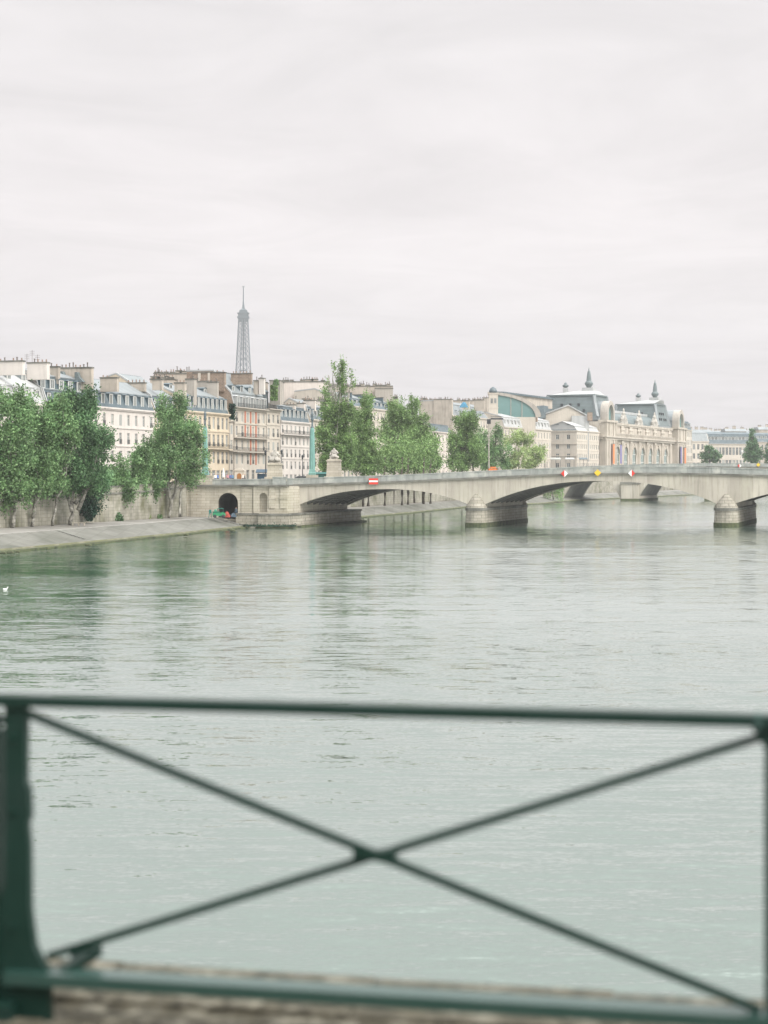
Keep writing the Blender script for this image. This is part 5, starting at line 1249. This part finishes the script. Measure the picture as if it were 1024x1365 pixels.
for px, py, d_, tr_ in ((491, 676, 424, .42), (513, 675, 430, .36), (536, 674, 436, .36), (544, 673.5, 445, .36), (565, 672, 452, .36), (574, 671.5, 458, .36)):
    rt = empty('tree', (X(px, d_), d_, 2.1), 0, 'dark bare trunk seen through the left arch, %s' % {491: 'leftmost and thickest', 513: 'second from the left', 536: 'third from the left', 544: 'close to its left neighbour', 565: 'second from the right', 574: 'rightmost'}[px], 'tree', G2)
    m = MB(); m.tube([(0, 0, 0), (.05, 0, 3), (-.1, 0, 7), (.1, .1, 12)], [tr_, tr_*.9, tr_*.8, tr_*.5], 7); m.build('trunk', M['dark_bark'], rt, True)
    C = rng.normal(size=(900, 3))*np.array([1.6, 1.6, 2.4])+np.array([0, 0, 13.5])
    fast_mesh('crown', leaves(C, .4), 4, M['leaf_poplar'], rt)
# willow trailing over the bank under the middle arch
dW = 600
tree('trailing willow hanging over the water under the middle arch', 738, dW, 1.0, [(738, 648, 13, 10)], K['leaf_pale'], K['bark'], 1200, .5, .7, [[(738, None), (736, 655), (738, 645)]], .3, None, name='willow_tree')
w_ = bpy.data.objects[-1] if False else None
wr = [o for o in bpy.data.objects if o.name.startswith('willow_tree')][0]
Cs = []
for k in range(110):
    x = rng.uniform(-3.2, 3.2); y = rng.uniform(-2.5, 2.5); zt_ = rng.uniform(6, 9.5); zl = rng.uniform(-.9, 3.5)
    n_ = 40; zz = np.linspace(zt_, zl, n_); Cs.append(np.stack([x+rng.normal(size=n_)*.12+(zt_-zz)*.03*np.sign(x), y+rng.normal(size=n_)*.12, zz], 1))
cr_ = [c for c in wr.children if c.name.startswith('crown')][0]
old = cr_.data; o2 = fast_mesh('crown', leaves(np.concatenate(Cs+[np.array([v.co[:] for v in old.vertices])[::4]]), .30, 2.5), 4, leaf_mat('leaf_willow', (0.13, 0.24, 0.08), (0.26, 0.38, 0.16)), wr); bpy.data.objects.remove(cr_)
# right-hand trees on the far quay
tree('dark round-topped tree on the far quay right of the museum', 946, 980, 7.9, [(946, 603, 9.5, 9.5), (940, 610, 7, 7), (953, 609, 8, 8)], K['leaf_dark'], K['dark_bark'], 9000, .55, .7, None, .4, 'dark trees on the far quay')
tree('tall dark conical tree near the right edge of the view', 1003, 960, 7.9, [(1003, 580, 4.2, 9), (1003, 592, 8, 11), (1000, 606, 11, 11), (1008, 606, 10, 12)], K['leaf_dark'], K['dark_bark'], 12000, .55, .7, None, .45, 'dark trees on the far quay')
tree('dark tree cut by the right edge of the view', 1026, 960, 7.9, [(1027, 598, 8, 16), (1026, 610, 9, 10)], K['leaf_dark'], K['dark_bark'], 6000, .55, .7, None, .45, 'dark trees on the far quay')
# ivy, bushes, creeper
def leafy(name, label, cat, d, zb, px, C, size, m, droop=.4):
    rt = empty(name, (X(px, d), d, zb), 0, label, cat); fast_mesh('foliage', leaves(np.array(C), size, droop), 4, m, rt); return rt
C = []
while len(C) < 5200:
    z = rng.uniform(0, 6.4); w = 1.9*min(1, .18+z/2.6)*(1 if z < 5 else .8); C.append((rng.normal()*w*.5, rng.normal()*.35+.3, z+.4))
leafy('ivy', 'dark ivy mass tapering down the quay wall behind the big trees', 'ivy', 279, 2.1, 119, C, .3, M['ivy'])
def bush(px, d, wid, h, label, m, n=1500, zb=2.1):
    C = rng.normal(size=(n, 3)); C /= np.linalg.norm(C, axis=1)[:, None]; C *= rng.uniform(.3, 1, (n, 1))**.5; C *= np.array([wid/2, wid/2.4, h]); C[:, 2] = abs(C[:, 2]); C += rng.normal(size=C.shape)*.1
    leafy('bush', label, 'bush', d, zb, px, C, .24, m)
bush(152, 293, 3.2, 1.6, 'low dark green bush at the foot of the quay wall', M['leaf_dark'])
bush(193, 306, 2.2, 1.3, 'small yellow-green weeds against the quay wall', M['leaf_pale'], 700)
bush(213, 309, 1.0, .6, 'tiny tuft of weeds by the base of the tall pale tree', M['leaf'], 400)
C = [(rng.normal()*.35, rng.normal()*.5, rng.uniform(0, 4.2)) for _ in range(700)]
leafy('creeper', 'dark creeper hanging on the brown brick side wall of the striped house', 'climbing plant', fac(311)-.5, Z(562, fac(311)), 309.6, C, .45, M['ivy'])
C = [(rng.uniform(-.9, .9), rng.normal()*.5, rng.uniform(0, 3.8)) for _ in range(900)]
leafy('roof_garden_plant', 'bright green plant on the roof terrace below the grey rear wall', 'plant', 444, Z(534, 444), 365.5, C, .4, M['leaf_poplar'])
bush(368, 446, 1.6, 1.6, 'pale green shrub high on the roofs beside the grey rear wall', M['leaf'], 500, Z(513, 446))
C = [(rng.uniform(-5, 6), rng.normal()*.25-1.6, abs(rng.normal())*.18) for _ in range(900)]
leafy('waterline_weeds', 'dark weeds growing along the abutment footing at the waterline', 'weeds', DA-1.6, .35, 352, C, .22, M['ivy'])

# ------------------------------------------------------------------ haze
def haze(density):
    mb = MB(); mb.box(-4200, 4200, -460, 4300, -3.6, 362)
    m = bpy.data.materials.new('haze'); m.use_nodes = True; t = m.node_tree; t.nodes.clear()
    o = t.nodes.new('ShaderNodeOutputMaterial'); v = t.nodes.new('ShaderNodeVolumePrincipled')
    v.inputs['Color'].default_value = (0.97, 0.98, 1.0, 1); v.inputs['Density'].default_value = density
    t.links.new(v.outputs[0], o.inputs['Volume'])
    tag(mb.build('haze', m), kind='stuff')

# ------------------------------------------------------------------ monuments, pylons, lamps on the street
def skin(name, verts, edges, radii, mats, parent, root=0, sub=1):
    me = bpy.data.meshes.new(name); me.from_pydata(verts, edges, []); o = bpy.data.objects.new(name, me); COL.objects.link(o)
    if parent: o.parent = parent
    o.modifiers.new('skin', 'SKIN')
    for k, v in enumerate(me.skin_vertices[0].data):
        r = radii[k]; v.radius = r if isinstance(r, tuple) else (r, r); v.use_root = (k == root)
    s = o.modifiers.new('sub', 'SUBSURF'); s.levels = s.render_levels = sub
    me.materials.append(mats)
    return o
def statue(px, d, zb, sc, label, pw, ph, flip=1, group='seated stone statues at the near end of the bridge'):
    r = empty('statue_monument', (X(px, d), d, zb), 0, label, 'statue', group)
    m = MB()
    m.box(-pw*.95, pw*.95, -1.6, 1.6, 0, .45); m.box(-pw*.72, pw*.72, -1.3, 1.3, .45, .8)
    m.frus((0, 0, .8), (pw*.56, 1.05), (0, 0, ph-.45), (pw*.5, .95)); m.box(-pw*.56, pw*.56, -1.1, 1.1, ph-.45, ph-.2); m.box(-pw*.48, pw*.48, -.9, .9, ph-.2, ph)
    m.build('pedestal', M['abut'], r)
    f = flip; z = ph
    V = [(0, .1, z+.75), (0, .12, z+1.25), (0, .08, z+1.75), (0, 0, z+2.05), (0, -.05, z+2.35),
         (f*.3, -.5, z+.85), (f*.35, -.65, z+.25), (-f*.35, -.5, z+.85), (-f*.45, -.55, z+.2),
         (.48, .05, z+1.65), (.75, -.2, z+1.2), (.9, -.45, z+1.35), (-.48, .05, z+1.65), (-.7, 0, z+1.15), (-.85, -.3, z+.9), (-.95, .1, z+.35), (.95, .2, z+.3)]
    E = [(0, 1), (1, 2), (2, 3), (3, 4), (0, 5), (5, 6), (0, 7), (7, 8), (2, 9), (9, 10), (10, 11), (2, 12), (12, 13), (13, 14), (7, 15), (5, 16)]
    Rr = [.62, .5, .42, .17, .27, .38, .3, .4, .34, .2, .17, .1, .2, .18, .12, .3, .3]
    V = [(x*sc*1.05, y*sc, ph+(zz-ph)*sc) for x, y, zz in V]; Rr = [q*sc for q in Rr]
    skin('seated_figure', V, E, Rr, M['statue'], r, 0, 2)
    m = MB()
    m.frus((-.15*sc, .2, ph), (.85*sc, .6), (-.05*sc, .3, ph+.9*sc), (.6*sc, .45)); m.build('rock_seat', M['statue'], r)
    return r
zS = 8.55
statue(366.5, 329.5, zS, 1.08, 'stone seated figure on a tall pale pedestal at the left end of the near bridge', 2.6, Z(617, 329.5)-zS, 1)
statue(445.5, 352, 8.6, .95, 'second stone statue on a pedestal, before the dark poplars behind the bridge parapet', 2.75, Z(612, 352)-8.6, -1)

def pylon(px, d, zb, ztop, label, wb):
    r = empty('lamp_pylon', (X(px, d), d, zb), 0, label, 'lamp pylon', 'green pylons at the left end of the near bridge')
    h = ztop-zb
    m = MB()
    m.lathe([(wb*1.0, 0), (wb*1.0, .35), (wb*.86, .5), (wb*.8, .9), (wb*.66, 1.15)], n=4, a0=pi/4); m.build('foot', M['teal'], r)
    m = MB(); hs = h*.72
    m.lathe([(wb*.60, 1.1), (wb*.56, hs*.35), (wb*.50, hs*.75), (wb*.42, hs*.96), (wb*.34, hs)], n=8, a0=pi/8)
    for k in range(8):                            # raised ribs along the shaft
        w = 2*pi*(k+.5)/8
        m.bar((wb*.58*cos(w), wb*.58*sin(w), 1.1), (wb*.40*cos(w), wb*.40*sin(w), hs*.96), .07, .07)
    m.build('shaft', M['teal'], r)
    m = MB(); m.lathe([(wb*.36, hs), (wb*.30, hs+.2), (wb*.17, hs+.35), (wb*.15, h*.83), (wb*.3, h*.84), (wb*.3, h*.86), (wb*.22, h*.87), (wb*.26, h*.93), (wb*.12, h*.96), (.03, h)], n=8)
    m.build('lantern', M['slate'], r)
    m = MB(); m.lathe([(wb*1.6, -.001-1.1), (wb*1.6, 0)], n=4, a0=pi/4); m.build('stone_base', M['abut'], r)
pylon(273.5, 325.4, Z(633.5, 325.4)+.03, Z(545, 325), 'verdigris green lamp pylon rising behind the leaning quay tree', .98)
pylon(416.3, 336, Z(633, 336), Z(546, 336), 'verdigris green lamp pylon in front of the white mansard house', .98)

def street_lamp(px, d, zb, ztop, label, dbl=False):
    r = empty('street_lamp', (X(px, d), d, zb), 0, label, 'street lamp', 'street lamps on the quay'); h = ztop-zb
    m = MB(); m.lathe([(.2, 0), (.2, .3), (.1, .5), (.08, h*.5), (.055, h-.9)], n=8); m.build('post', M['iron'], r)
    m = MB(); m.lathe([(.08, h-.9), (.14, h-.85), (.22, h-.3), (.24, h-.25), (.12, h-.08), (.02, h)], n=6); m.build('lantern', M['iron'], r)
    return r
street_lamp(403.3, 345, 7.9, Z(606, 345), 'black lantern street lamp left of the right-hand green pylon')
street_lamp(354, 338, 7.9, Z(600, 338), 'black lantern lamp peeping out left of the seated statue')
street_lamp(375.5, 338, 7.9, Z(599.5, 338), 'black lantern lamp peeping out right of the seated statue')
r = empty('lamp_mast', (X(651.8, 520), 520, 7.9), 0, 'tall grey mast with a dark box head and side arm above the trees', 'mast')
h = Z(560, 520)-7.9
m = MB(); m.tube([(0, 0, 0), (0, 0, h)], [.2, .14], 8); m.build('pole', M['grey_wall'], r)
m = MB(); m.box(-.55, .55, -.4, .4, h-1.1, h+.3); m.build('box_head', M['iron'], r)
m = MB(); m.box(.5, X(671, 520)-X(651.8, 520), -.12, .12, h+.15, h+.6); m.box(.5, X(671, 520)-X(651.8, 520), -.08, .08, h+.9, h+1.05)
m.build('side_arm', M['iron'], r)
r = empty('street_lamp', (X(989, 900), 900, 7.9), 0, 'thin white street lamp in front of the conical tree', 'street lamp')
m = MB(); h = Z(603, 900)-7.9; m.tube([(0, 0, 0), (0, 0, h)], [.16, .1], 6); m.build('post', M['white'], r); m = MB(); m.lathe([(.1, 0), (.4, .4), (.4, .7), (.05, 1.0)], (0, 0, h), 8); m.build('lamp_head', M['white'], r)

# people ----------------------------------------------------------------
def person_mat(shirt, legs, hair=(.03, .02, .015)):
    m = bpy.data.materials.new('clothes'); m.use_nodes = True; t = m.node_tree; b = t.nodes['Principled BSDF']
    co = t.nodes.new('ShaderNodeTexCoord'); sp = t.nodes.new('ShaderNodeSeparateXYZ'); r = t.nodes.new('ShaderNodeValToRGB'); mr = t.nodes.new('ShaderNodeMath'); mr.operation = 'DIVIDE'; mr.inputs[1].default_value = 1.8
    t.links.new(co.outputs['Object'], sp.inputs[0]); t.links.new(sp.outputs['Z'], mr.inputs[0]); t.links.new(mr.outputs[0], r.inputs[0]); t.links.new(r.outputs[0], b.inputs['Base Color'])
    r.color_ramp.interpolation = 'CONSTANT'; e = r.color_ramp.elements
    e[0].position = 0; e[0].color = (.03, .03, .03, 1); e[1].position = .045; e[1].color = legs+(1,)
    for p, c in ((.52, shirt), (.825, (.45, .28, .2)), (.93, hair)): k = e.new(p); k.color = c+(1,)
    b.inputs['Roughness'].default_value = .8
    return m
def person(x, y, z, rz, shirt, legs, label, pose=0, group='people on the quay by the bridge', s=1.0):
    r = empty('person', (x, y, z), rz, label, 'person', group)
    st = .12 if pose == 0 else .3
    V = [(0, 0, .95), (0, 0, 1.15), (0, 0, 1.38), (0, 0, 1.52), (0, -.01, 1.64), (0, -.01, 1.72),
         (.1, st*.4, .9), (.11, st*.5, .5), (.12, st, .06), (.12, st-.16, .03), (-.1, -st*.4, .9), (-.11, -st*.4, .5), (-.12, -st*.8, .06), (-.12, -st*.8-.16, .03),
         (.19, 0, 1.4), (.25, .02, 1.12), (.25, -.12, .88), (.25, -.15, .8), (-.19, 0, 1.4), (-.25, .02, 1.12), (-.24, -.14, .9), (-.24, -.18, .82)]
    E = [(0, 1), (1, 2), (2, 3), (3, 4), (4, 5), (0, 6), (6, 7), (7, 8), (8, 9), (0, 10), (10, 11), (11, 12), (12, 13), (2, 14), (14, 15), (15, 16), (16, 17), (2, 18), (18, 19), (19, 20), (20, 21)]
    R_ = [(.16, .12), (.15, .11), (.18, .12), .06, .1, .085, .095, .07, .045, .04, .095, .07, .045, .04, .065, .05, .04, .035, .065, .05, .04, .035]
    V = [tuple(q*s for q in v) for v in V]
    skin('body', V, E, R_, person_mat(shirt, legs), r, 0, 1)
    return r
zq = 8.2
def deckz(px, d): return zq
PP = [(287, (.75, .75, .75), (.08, .12, .25), 'person in a white top at the parapet by the left green pylon'), (290.5, (.10, .2, .5), (.1, .1, .12), 'person in a blue top beside the one in white near the left pylon'),
      (303.5, (.6, .3, .35), (.1, .1, .1), 'person in a pink top just right of the folded white parasol'), (307.5, (.08, .12, .3), (.05, .05, .1), 'person in dark navy clothes in the middle of the quay crowd'), (310.5, (.12, .3, .5), (.08, .08, .1), 'person in a blue jacket next to the one in navy'),
      (324, (.6, .55, .5), (.1, .1, .12), 'person in a cream top right of the wooden stall'), (326.5, (.1, .1, .12), (.05, .05, .05), 'person in black standing furthest right in the quay crowd')]
for i, (px, c1, c2, lab) in enumerate(PP):
    d = 330+(i % 3)*1.6; person(X(px, d), d, zq, i*1.3, c1, c2, lab, i % 2)
# folded parasol, wooden stall, kiosk, red fence
r = empty('parasol', (X(298, 332), 332, zq), 0, 'folded white parasol among the people on the quay', 'parasol')
m = MB(); m.tube([(0, 0, 0), (0, 0, 2.7)], .035, 6); m.build('pole', M['iron'], r)
m = MB(); m.lathe([(.22, 1.0), (.26, 1.2), (.2, 1.9), (.09, 2.5), (.03, 2.75)], n=10); m.build('folded_canopy', M['white'], r, True)
r = empty('wooden_stall', (X(319, 334), 334, zq), 0, 'small stall with an arched brown wooden door and cream surround', 'stall')
m = MB(); m.box(-.9, .9, 0, 1.2, 0, 2.3); m.prism_y([(-1.1, 2.3), (1.1, 2.3), (.5, 2.75), (-.5, 2.75)], -.15, 1.3); m.build('cabin', M['cream_wall'], r)
m = MB(); m.prism_y([(-.42, 0), (.42, 0)]+[(.42*cos(pi*k/10), 1.4+.42*sin(pi*k/10)) for k in range(11)], -.06, .02); m.build('door', mat('brown_wood', (.33, .15, .05), (.25, .11, .04)), r)
r = empty('newspaper_kiosk', (X(349, 340), 340, 7.9), 0, 'dark blue kiosk with an awning left of the seated statue', 'kiosk')
m = MB(); m.box(-.85, .85, 0, 1.4, 0, 2.0); m.build('cabin', mat('kiosk_blue', (.05, .10, .16), (.04, .08, .13)), r)
m = MB(); m.prism_x([(-.9, 2.2), (1.5, 2.75), (1.5, 2.9), (-.9, 2.35)], -1.1, 1.1); m.build('awning', mat('awning_blue', (.05, .08, .11), (.04, .07, .10)), r)
r = empty('quay_kiosk', (X(430, 362), 362, 8.2), 0, 'low dark green kiosk roof between the right green pylon and the second statue', 'kiosk')
m = MB(); m.box(-1.6, 1.6, 0, 1.5, 0, 1.7); m.build('cabin', mat('kiosk_green', (.03, .10, .09), (.025, .08, .07)), r)
m = MB(); m.frus((0, .75, 1.7), (1.9, 1.0), (0, .75, 2.05), (1.5, .6)); m.build('roof', mat('kiosk_roof', (.05, .15, .14), (.04, .12, .11)), r)

def car(x, y, z, rz, col, label, group='vehicles on the quay and bridge', kind='parked_car'):
    r = empty(kind, (x, y, z), rz, label, 'car', group); pm = flat('car_paint', col, .3)
    m = MB(); side = [(-2.1, .35), (2.05, .35), (2.12, .75), (1.95, .98), (1.1, 1.08), (.6, 1.5), (-1.2, 1.52), (-1.85, 1.1), (-2.12, 1.0)]
    m.prism_y(side, -.82, .82); m.build('body', pm, r)
    m = MB()
    for s in (-.835, .825): m.prism_y([(-1.55, 1.08), (.95, 1.08), (.52, 1.42), (-1.15, 1.44)], s, s+.01)
    m.build('side_window', M['iron'], r)
    for wx in (-1.3, 1.3):
        for s in (-.86, .68):
            q = MB(); q.lathe([(.31, 0), (.31, .18)], n=14); w = q.build('wheel', M['iron'], r); w.rotation_euler = (-pi/2, 0, 0); w.location = (wx, s, .31)
    return r
car(X(405, 342), 342, 7.95, .1, (.04, .045, .06), 'dark car partly hidden below the lamp left of the right green pylon')
r = empty('road_barrier', (X(657, D0+4), D0+4, Z(626, D0)-.4), 0, 'orange-red barrier panels standing behind the bridge parapet under the tall mast', 'barrier')
m = MB(); m.box(-.9, .9, -.03, .03, .25, .62); m.box(-.5, .6, -.05, -.03, .7, .95); m.build('panel', M['orange'], r)
m = MB(); 
for x in (-.8, .8): m.box(x-.04, x+.04, -.04, .04, -.4, .9); m.box(x-.25, x+.25, -.2, .2, -.45, -.4)
m.build('stand', M['iron'], r)
# awning line and parasols in front of the pale pavilion
for i, (px, w, c, lab) in enumerate([(741, 14, 'shutter', 'grey terrace awning at the foot of the cream corner pavilion, left'), (760, 12, 'shutter', 'grey terrace awning below the pavilion windows, middle'), (778, 11, 'slate', 'dark terrace awning nearest the museum')]):
    d = 740+i*12; r = empty('terrace_awning', (X(px, d), d, 7.9), 0, lab, 'awning', 'terrace awnings by the museum'); ww = w/2*d/F
    zt_ = Z(610.5, d)-7.9; m = MB(); m.prism_x([(0, zt_-.7), (2.5, zt_), (2.5, zt_+.2), (0, zt_-.5)], -ww, ww); m.build('canopy', M[c], r)
    m = MB()
    for x in (-ww+.2, 0, ww-.2): m.tube([(x, 0.1, 0), (x, .1, zt_-.7)], .08, 5)
    m.build('posts', M['iron'], r)

# lower quay: green utility buggy, worker, tarps, bench, plaque, stones, bird --
dB = 316.5; zB_ = 2.03
r = empty('utility_buggy', (X(292, dB), dB, zB_), radians(8), 'small bright green utility buggy parked before the tunnel mouth', 'buggy')
gp = flat('green_paint', (.035, .26, .12), .45)
m = MB(); m.prism_y([(-1.15, .35), (1.15, .35), (1.2, .7), (.95, .95), (.35, 1.0), (.3, .85), (-1.15, .85)], -.6, .6); m.build('body', gp, r)
m = MB(); m.box(-1.12, .15, -.58, .58, .85, 1.15); m.build('cargo_bed', flat('dark_green', (.02, .15, .09)), r)
m = MB()
for x, y in ((.85, -.55), (.85, .55), (-.15, -.55), (-.15, .55)): m.tube([(x, y, .9), (x-.12, y*.9, 1.62)], .03, 5)
m.build('roll_cage', M['iron'], r)
m = MB(); m.box(-.35, .85, -.58, .58, 1.6, 1.68); m.build('roof', flat('dark_teal', (.02, .2, .15)), r)
for wx in (-.75, .75):
    for s in (-.7, .48):
        q = MB(); q.lathe([(.2, 0), (.3, .03), (.3, .2), (.2, .23)], n=14); w = q.build('wheel', M['iron'], r); w.rotation_euler = (-pi/2, 0, 0); w.location = (wx, s, .3)
for s in (-.4, .4):
    q = MB(); q.lathe([(.1, 0), (.09, .04)], n=10); w = q.build('headlight', M['orange'], r); w.rotation_euler = (0, pi/2, 0); w.location = (1.18, s, .62)
person(X(280.5, dB), dB-.3, zB_, 2.5, (.03, .24, .21), (.03, .20, .18), 'worker in teal overalls standing left of the green buggy', 1, None)
person(X(286, dB), dB+2.0, zB_, .5, (.06, .30, .2), (.05, .2, .18), 'worker in green behind the buggy', 0, None, .97)
person(X(310.5, dB), dB+7, zB_+.05, -.7, (.08, .12, .16), (.06, .1, .15), 'person in blue-grey standing inside the tunnel mouth', 0, None)
def heap(px, d, w, dep, h, c, label, seed):
    q = random.Random(seed); r = empty('tarpaulin_heap', (X(px, d), d, zB_), 0, label, 'tarpaulin'); m = MB(); n = 12
    m.lathe([(1.0, 0), (.93, .2), (.72, .55), (.4, .9), (.12, 1.0)], n=n)
    m.v = [(x*w/2*(1+q.uniform(-.15, .15)), y*dep/2*(1+q.uniform(-.15, .15)), z*h*(1+q.uniform(-.12, .12))) for x, y, z in m.v]
    m.build('cloth', flat('tarp', c), r)
heap(302.5, 320, 1.3, 1.1, 1.0, (.30, .05, .035), 'red tarpaulin heap right of the green buggy', 3)
heap(311, 323, 1.3, 1.2, .7, (.06, .09, .12), 'blue-grey tarpaulin heap in the tunnel mouth', 8)
r = empty('quay_bench', (X(105, 268), 268, 2.05), 0, 'low stone bench under the leaning tree', 'bench')
m = MB(); m.box(-1.0, 1.0, -.25, .25, .38, .48); m.build('seat', M['abut'], r)
for x in (-.85, 0, .85): m = MB(); m.box(x-.08, x+.08, -.22, .22, 0, .38); m.build('leg', M['abut'], r)
m = MB(); m.box(-.2, .2, -.04, 0, -.13, .13); o = m.build('wall_plaque', flat('plaque_red', (.30, .12, .09)), None, loc=(X(262.5, DA), DA-.02, Z(658.5, DA))); tag(o, 'small reddish plaque on the abutment wall left of the tunnel', 'plaque')
# bird on the water
r = empty('swan', (X(7, 151), 151, 0), .4, 'small white bird floating on the river near the left edge', 'bird'); r.scale = (.75,)*3
V = [(0, 0, .09), (.17, 0, .1), (-.16, 0, .11), (-.27, 0, .16), (.23, 0, .22), (.26, 0, .33), (.31, 0, .34), (.38, 0, .32)]
skin('body', V, [(0, 1), (0, 2), (2, 3), (1, 4), (4, 5), (5, 6), (6, 7)], [.12, .09, .10, .03, .045, .045, .045, .012], M['white'], r, 0, 2)
q = random.Random(3)
for i, (px, py, w, h, lab) in enumerate([(4, 738.5, .9, .3, 'flat dark stone at the waterline by the left edge'), (14, 737.8, 1.0, .35, 'dark stone at the waterline just in from the left edge'), (24, 737, .6, .25, 'small dark stone third along the left waterline'), (118, 728, .9, .3, 'lone dark stone on the green ledge below the big trees'), (248, 714.3, .8, .35, 'dark stone on the ledge below the leaning pale tree'), (310, 708.5, 1.0, .35, 'dark stone lying below the tunnel at the waterline'), (64, 733, .5, .2, 'tiny stone on the ledge between the lone stone and the left edge')]):
    d = CH*F/(py-HOR)*.985; m = MB(); m.lathe([(.9, -.2), (1.0, .1), (.8, .6), (.45, .95), (.1, 1.0)], n=9)
    m.v = [(x*w/2*q.uniform(.8, 1.2), y*w/2*q.uniform(.8, 1.2), z*h) for x, y, z in m.v]
    o = m.build('stone', M['algae'], None, loc=(X(px, d), d, .22)); tag(o, lab, 'stone', 'stones along the waterline')

# ------------------------------------------------------------------ foreground footbridge edge and railing
PL, PR_ = Vector((-1.282, 6.12, 0)), Vector((1.203, 5.62, 0))
ax = (PR_-PL).normalized(); rzF = atan2(ax.y, ax.x); LF = (PR_-PL).length
zD = 8.13
g = MB()
gm = mat('worn_setts', (0.10, 0.09, 0.062), (0.035, 0.032, 0.022), rough=.9, scale=16.0, c3=(0.22, 0.205, 0.16), s3=9.0, bump=.8, bscale=14, bumpd=.03)
rt = empty('footbridge_deck', (PL.x, PL.y, zD), rzF, 'worn brown stone walkway edge under the green railing', 'walkway', None)
g.box(-9, 12, -14, .42, -.5, -.02); g.build('slab', gm, rt)
g = MB(); q = random.Random(9); x = -9.0
while x < 12:
    w = q.uniform(.22, .42); h = q.uniform(-.012, .008); y1 = .70+q.uniform(-.012, .008)
    g.grid8([(x, .20, -.3), (x+w+.002, .20, -.3), (x+w+.002, y1, -.3), (x, y1, -.3), (x+.004, .205, h), (x+w, .205, h), (x+w-.001, y1-.008, h-.006), (x+.005, y1-.012, h-.006)]); x += w
g.build('kerb_stones', gm, rt)
g = MB(); y = -.02
for row in range(8):
    x = -3+q.uniform(0, .3)
    while x < 6:
        w = q.uniform(.14, .26); h = q.uniform(-.012, .012)
        g.grid8([(x, y-.19, -.1), (x+w-.015, y-.19, -.1), (x+w-.015, y, -.1), (x, y, -.1), (x+.02, y-.175, h), (x+w-.03, y-.175, h), (x+w-.035, y-.015, h), (x+.02, y-.015, h)]); x += w
    y -= .2
g.build('setts', gm, rt)
rail = empty('footbridge_railing', (PL.x, PL.y, zD), rzF, 'dark green painted iron railing with crossed diagonal bars in the foreground', 'railing')
G = M['rail_green']
zt_, zb2 = 9.211-zD, 8.283-zD
m = MB(); m.box(-2*LF, 3*LF, -.035, .035, zt_-.017, zt_+.02); m.build('top_rail', G, rail)
m = MB(); m.box(-.02, 3*LF, -.06, .05, zb2-.042, zb2); m.box(-2*LF, -.12, -.06, .05, zb2-.042, zb2); m.build('bottom_rail', mat('rail_light', (0.018, 0.055, 0.045), (0.024, .062, .052), rough=.25, scale=5, spec=1.0), rail)
def fx(px): k = (px-CX)/F; return (k*PL.y-PL.x)/(ax.x-k*ax.y)
def fz(py, x): return Z(py, PL.y+ax.y*x)-zD
def diag(p0, y0, p1, y1, y, o):
    a, b = fx(p0), fx(p1); m = MB(); m.bar((a+o, y, fz(y0, a)), (b+o, y, fz(y1, b)), .022, .026); m.build('diagonal_bar', G, rail)
for k in (-2, -1, 0, 1, 2):
    o = k*LF
    diag(38, 950, 1014, 1345, -.012, o); diag(62, 1276, 1012, 984, .014, o)
    xm = fx(499)+o; zm = fz(1138.5, fx(499))
    m = MB(); m.prism_y([(xm-.068, zm+.018), (xm-.068, zm-.016), (xm-.03, zm-.012), (xm, zm-.016), (xm+.03, zm-.022), (xm+.075, zm-.034), (xm+.075, zm+.024), (xm+.03, zm+.016), (xm, zm+.012), (xm-.03, zm+.014)], -.026, .03); m.build('crossing_plate', G, rail)
def post(x, wide=True):
    m = MB()
    prof = [(-.055, -.02), (-.055, .35), (-.03, .45), (-.03, zt_-.02), (.048, zt_-.02), (.046, .80), (.058, .78), (.063, .68), (.052, .66), (.060, .58), (.062, .36), (.078, .24), (.108, .18), (.135, .155), (.135, -.02)] if wide else [(-.02, -.02), (-.02, zt_-.02), (.03, zt_-.02), (.03, -.02)]
    m.prism_y([(x+a, b) for a, b in prof], -.02, .02)
    o = m.build('post', G, rail)
    if wide:
        m = MB(); m.box(x-.17, x-.052, -.03, .03, 0, zt_-.10); m.lathe([(.03, 0), (.03, .05), (.01, .07)], (x-.083, 0, zt_-.10), 8); m.build('stay', G, o)
        m = MB(); m.box(x-.16, x+.02, -.09, .09, -.05, .045); m.build('foot_shoe', G, o)
        m = MB(); m.bar((x+.13, -.02, zb2-.03), (x+.27, .10, zb2+.05), .05, .03); m.bar((x+.17, .12, zb2+.03), (x+.27, .10, zb2+.05), .05, .03); m.build('bracket', G, o)
        for z in (.3, .7, .95):
            m = MB(); m.lathe([(.014, 0), (.012, .008)], n=10); b_ = m.build('bolt', G, o); b_.rotation_euler = (pi/2, 0, 0); b_.location = (x, -.021, z)
post(0); post(LF+.03, False); post(2*LF); post(3*LF, False); post(-LF, False); post(-2*LF)
m = MB(); m.prism_y([(LF-.03, zt_-.02), (LF+.02, zt_-.02), (LF+.02, zt_-.10)], -.02, .02); m.build('corner_plate', G, rail)
m = MB(); m.box(LF-.02, LF+.0, -.04, .04, zt_-.02, zt_+.022); m.build('rail_joint', mat('joint', (.04, .08, .07), (.05, .09, .08)), rail)
# deck beams and pier under the walkway so that it stands on something
m = MB(); m.box(-9, 12, -.3, .3, -1.2, -.5); m.box(-9, 12, -10, -9.4, -1.2, -.5); m.build('edge_girder', M['iron'], rt)
m = MB(); m.box(-22, -19, -9, 0, -10.1, -.5); m.build('bridge_pier', M['pier'], rt)
HAZE = 0.00008
haze(HAZE)
